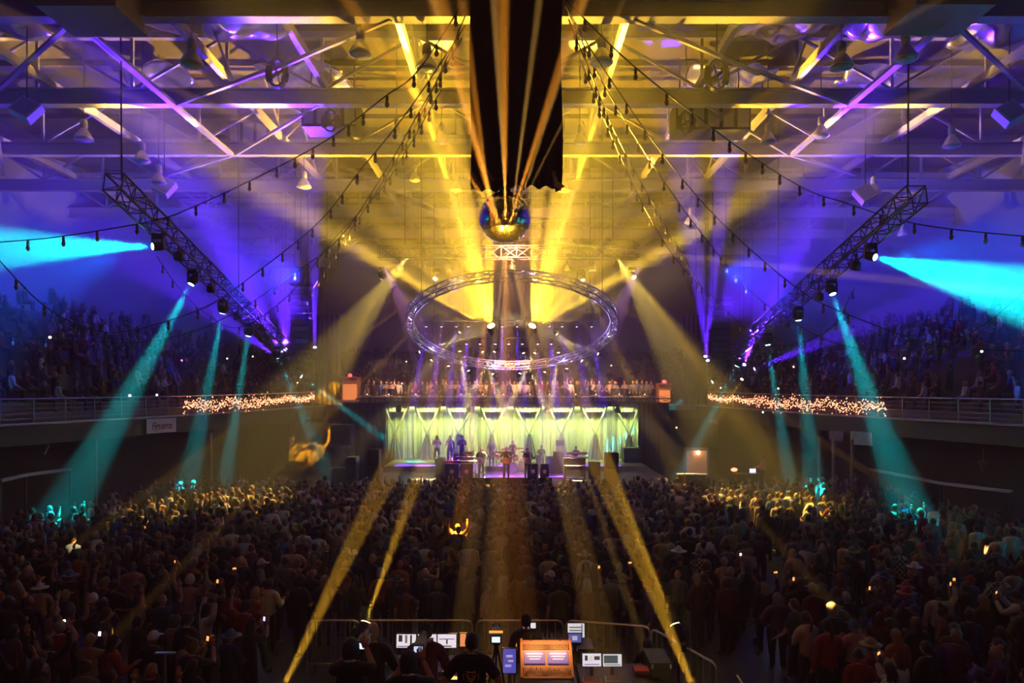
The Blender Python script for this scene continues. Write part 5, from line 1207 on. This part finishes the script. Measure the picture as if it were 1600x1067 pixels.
crew('camera operator with bushy black hair, seen from behind below the monitors', 638, 1020, 9.0, PZ - .1, pose='phone', style='thick', shirt=(.008, .008, .008), hcol=(.006, .005, .005), sleeves='short')
crew('bending technician with curly dark hair at the right end of the desks', 1012, 1000, 12.9, 0.0, pose='work', style='thick', shirt=(.01, .01, .012), hcol=(.02, .015, .012))
# emblem on the T-shirt back: horned animal head in gold, arcs and a line of letters
M_print = mat('gold_print', (.85, .6, .3), .6)
def back_y(z): return -.175 if z > 1.2 else -.165
g = MB()
def strip(g, pts, w):
    for (x0_, z0_), (x1_, z1_) in zip(pts, pts[1:]): g.bar((x0_, 0, z0_), (x1_, 0, z1_), .006, w)
strip(g, [(-.05, .07), (-.03, .05), (0, .055), (.03, .05), (.05, .07), (.055, .01), (.03, -.04), (0, -.07), (-.03, -.04), (-.055, .01), (-.05, .07)], .012)
strip(g, [(-.032, .015), (-.012, .005)], .012); strip(g, [(.032, .015), (.012, .005)], .012); strip(g, [(-.02, -.02), (0, -.035), (.02, -.02)], .01)
strip(g, [(-.09, .04), (-.10, 0), (-.09, -.04)], .007); strip(g, [(.09, .04), (.10, 0), (.09, -.04)], .007); strip(g, [(-.05, -.10), (0, -.085), (.05, -.10)], .007); strip(g, [(-.03, -.11), (.03, -.08)], .006)
shirt = [c for c in hero.children if c.name.startswith('shirt')][0]
ymin = lambda z: min((v.co.y for v in shirt.data.vertices if abs(v.co.z - z) < .06 and abs(v.co.x) < .1), default=-.15)
yb = min(ymin(1.3), ymin(1.2)) - .006
e = g.build('emblem', M_print, shirt); e.location = (0, yb, 1.29)
lettering('EL BLEND', .05, mat('grey_print', (.6, .5, .4), .6), shirt, (0, yb, 1.15), offset=.001, extrude=.002)
# video cameras with lit viewfinders
def video_camera(lab, px, py, Y, z0, glow, tripod=True, sc=1.0, orange=False):
    p = P(px, py, Y); t = thing('video_camera', lab, 'camera', (p.x, Y, z0)); h = p.z - z0
    MB().box((0, .2, h - .02), (.13, .34, .14)).build('camera_body', M_blackmetal, t); MB().lathe([(.05, 0), (.055, .12), (.065, .18)], 12, Matrix.Translation((0, .36, h)) @ Matrix.Rotation(R(-90), 4, 'X')).build('camera_lens', M_blackmetal, t)
    s = MB().box((0, -.02, h), (.16 * sc, .025, .12 * sc)).build('viewfinder', M_blackmetal, t); MB().box((0, -.037, h), (.12 * sc, .006, .08 * sc)).build('display', emit('viewfinder_%s' % (glow,), glow, .3), s)
    if orange: MB().box((0, -.03, h + .11), (.2, .02, .03)).build('tally_strip', emit('tally', (1, .35, .06), .35), t)
    for i in range(3):
        a = i * 2.09 + .5; MB().tube((0, .2, h - .12), (.32 * cos(a), .2 + .32 * sin(a), 0), .018, .014, 6).build('leg', M_blackmetal, t)
    MB().lathe([(.05, 0), (.05, .08)], 10, Matrix.Translation((0, .2, h - .16))).build('tripod_head', M_blackmetal, t)
video_camera('video camera with small bright viewfinder, leftmost', 563, 1008, 9.95, PZ, (.8, .85, 1)); video_camera('video camera with lit viewfinder before the left monitors', 654, 1013, 9.75, PZ, (.55, .65, 1))
video_camera('tall video camera with orange strip right of the emblem T-shirt', 775, 998, 10.2, PZ, (.75, .9, 1), orange=True)
# tool cases and flight cases between the desks
cabinet('black flight case under the right table', 1016, 1050, 1034, 0, 12.0, .7, M_blackmetal, 1, 'flight_case', 'case')
t = thing('music_stand', 'thin pale stand in the crowd at the lower left', 'stand', (P(258, 0, 10.8).x, 10.8, 0)); z1 = P(0, 1022, 10.8).z
MB().tube((0, 0, 0), (0, 0, z1), .016, n=6).build('pole', M_rail, t); MB().box((0, 0, z1 + .02), (.3, .06, .02)).build('shelf', M_rail, t); MB().lathe([(.22, 0), (.2, .03), (.02, .05)], 12).build('base', M_blackmetal, t)
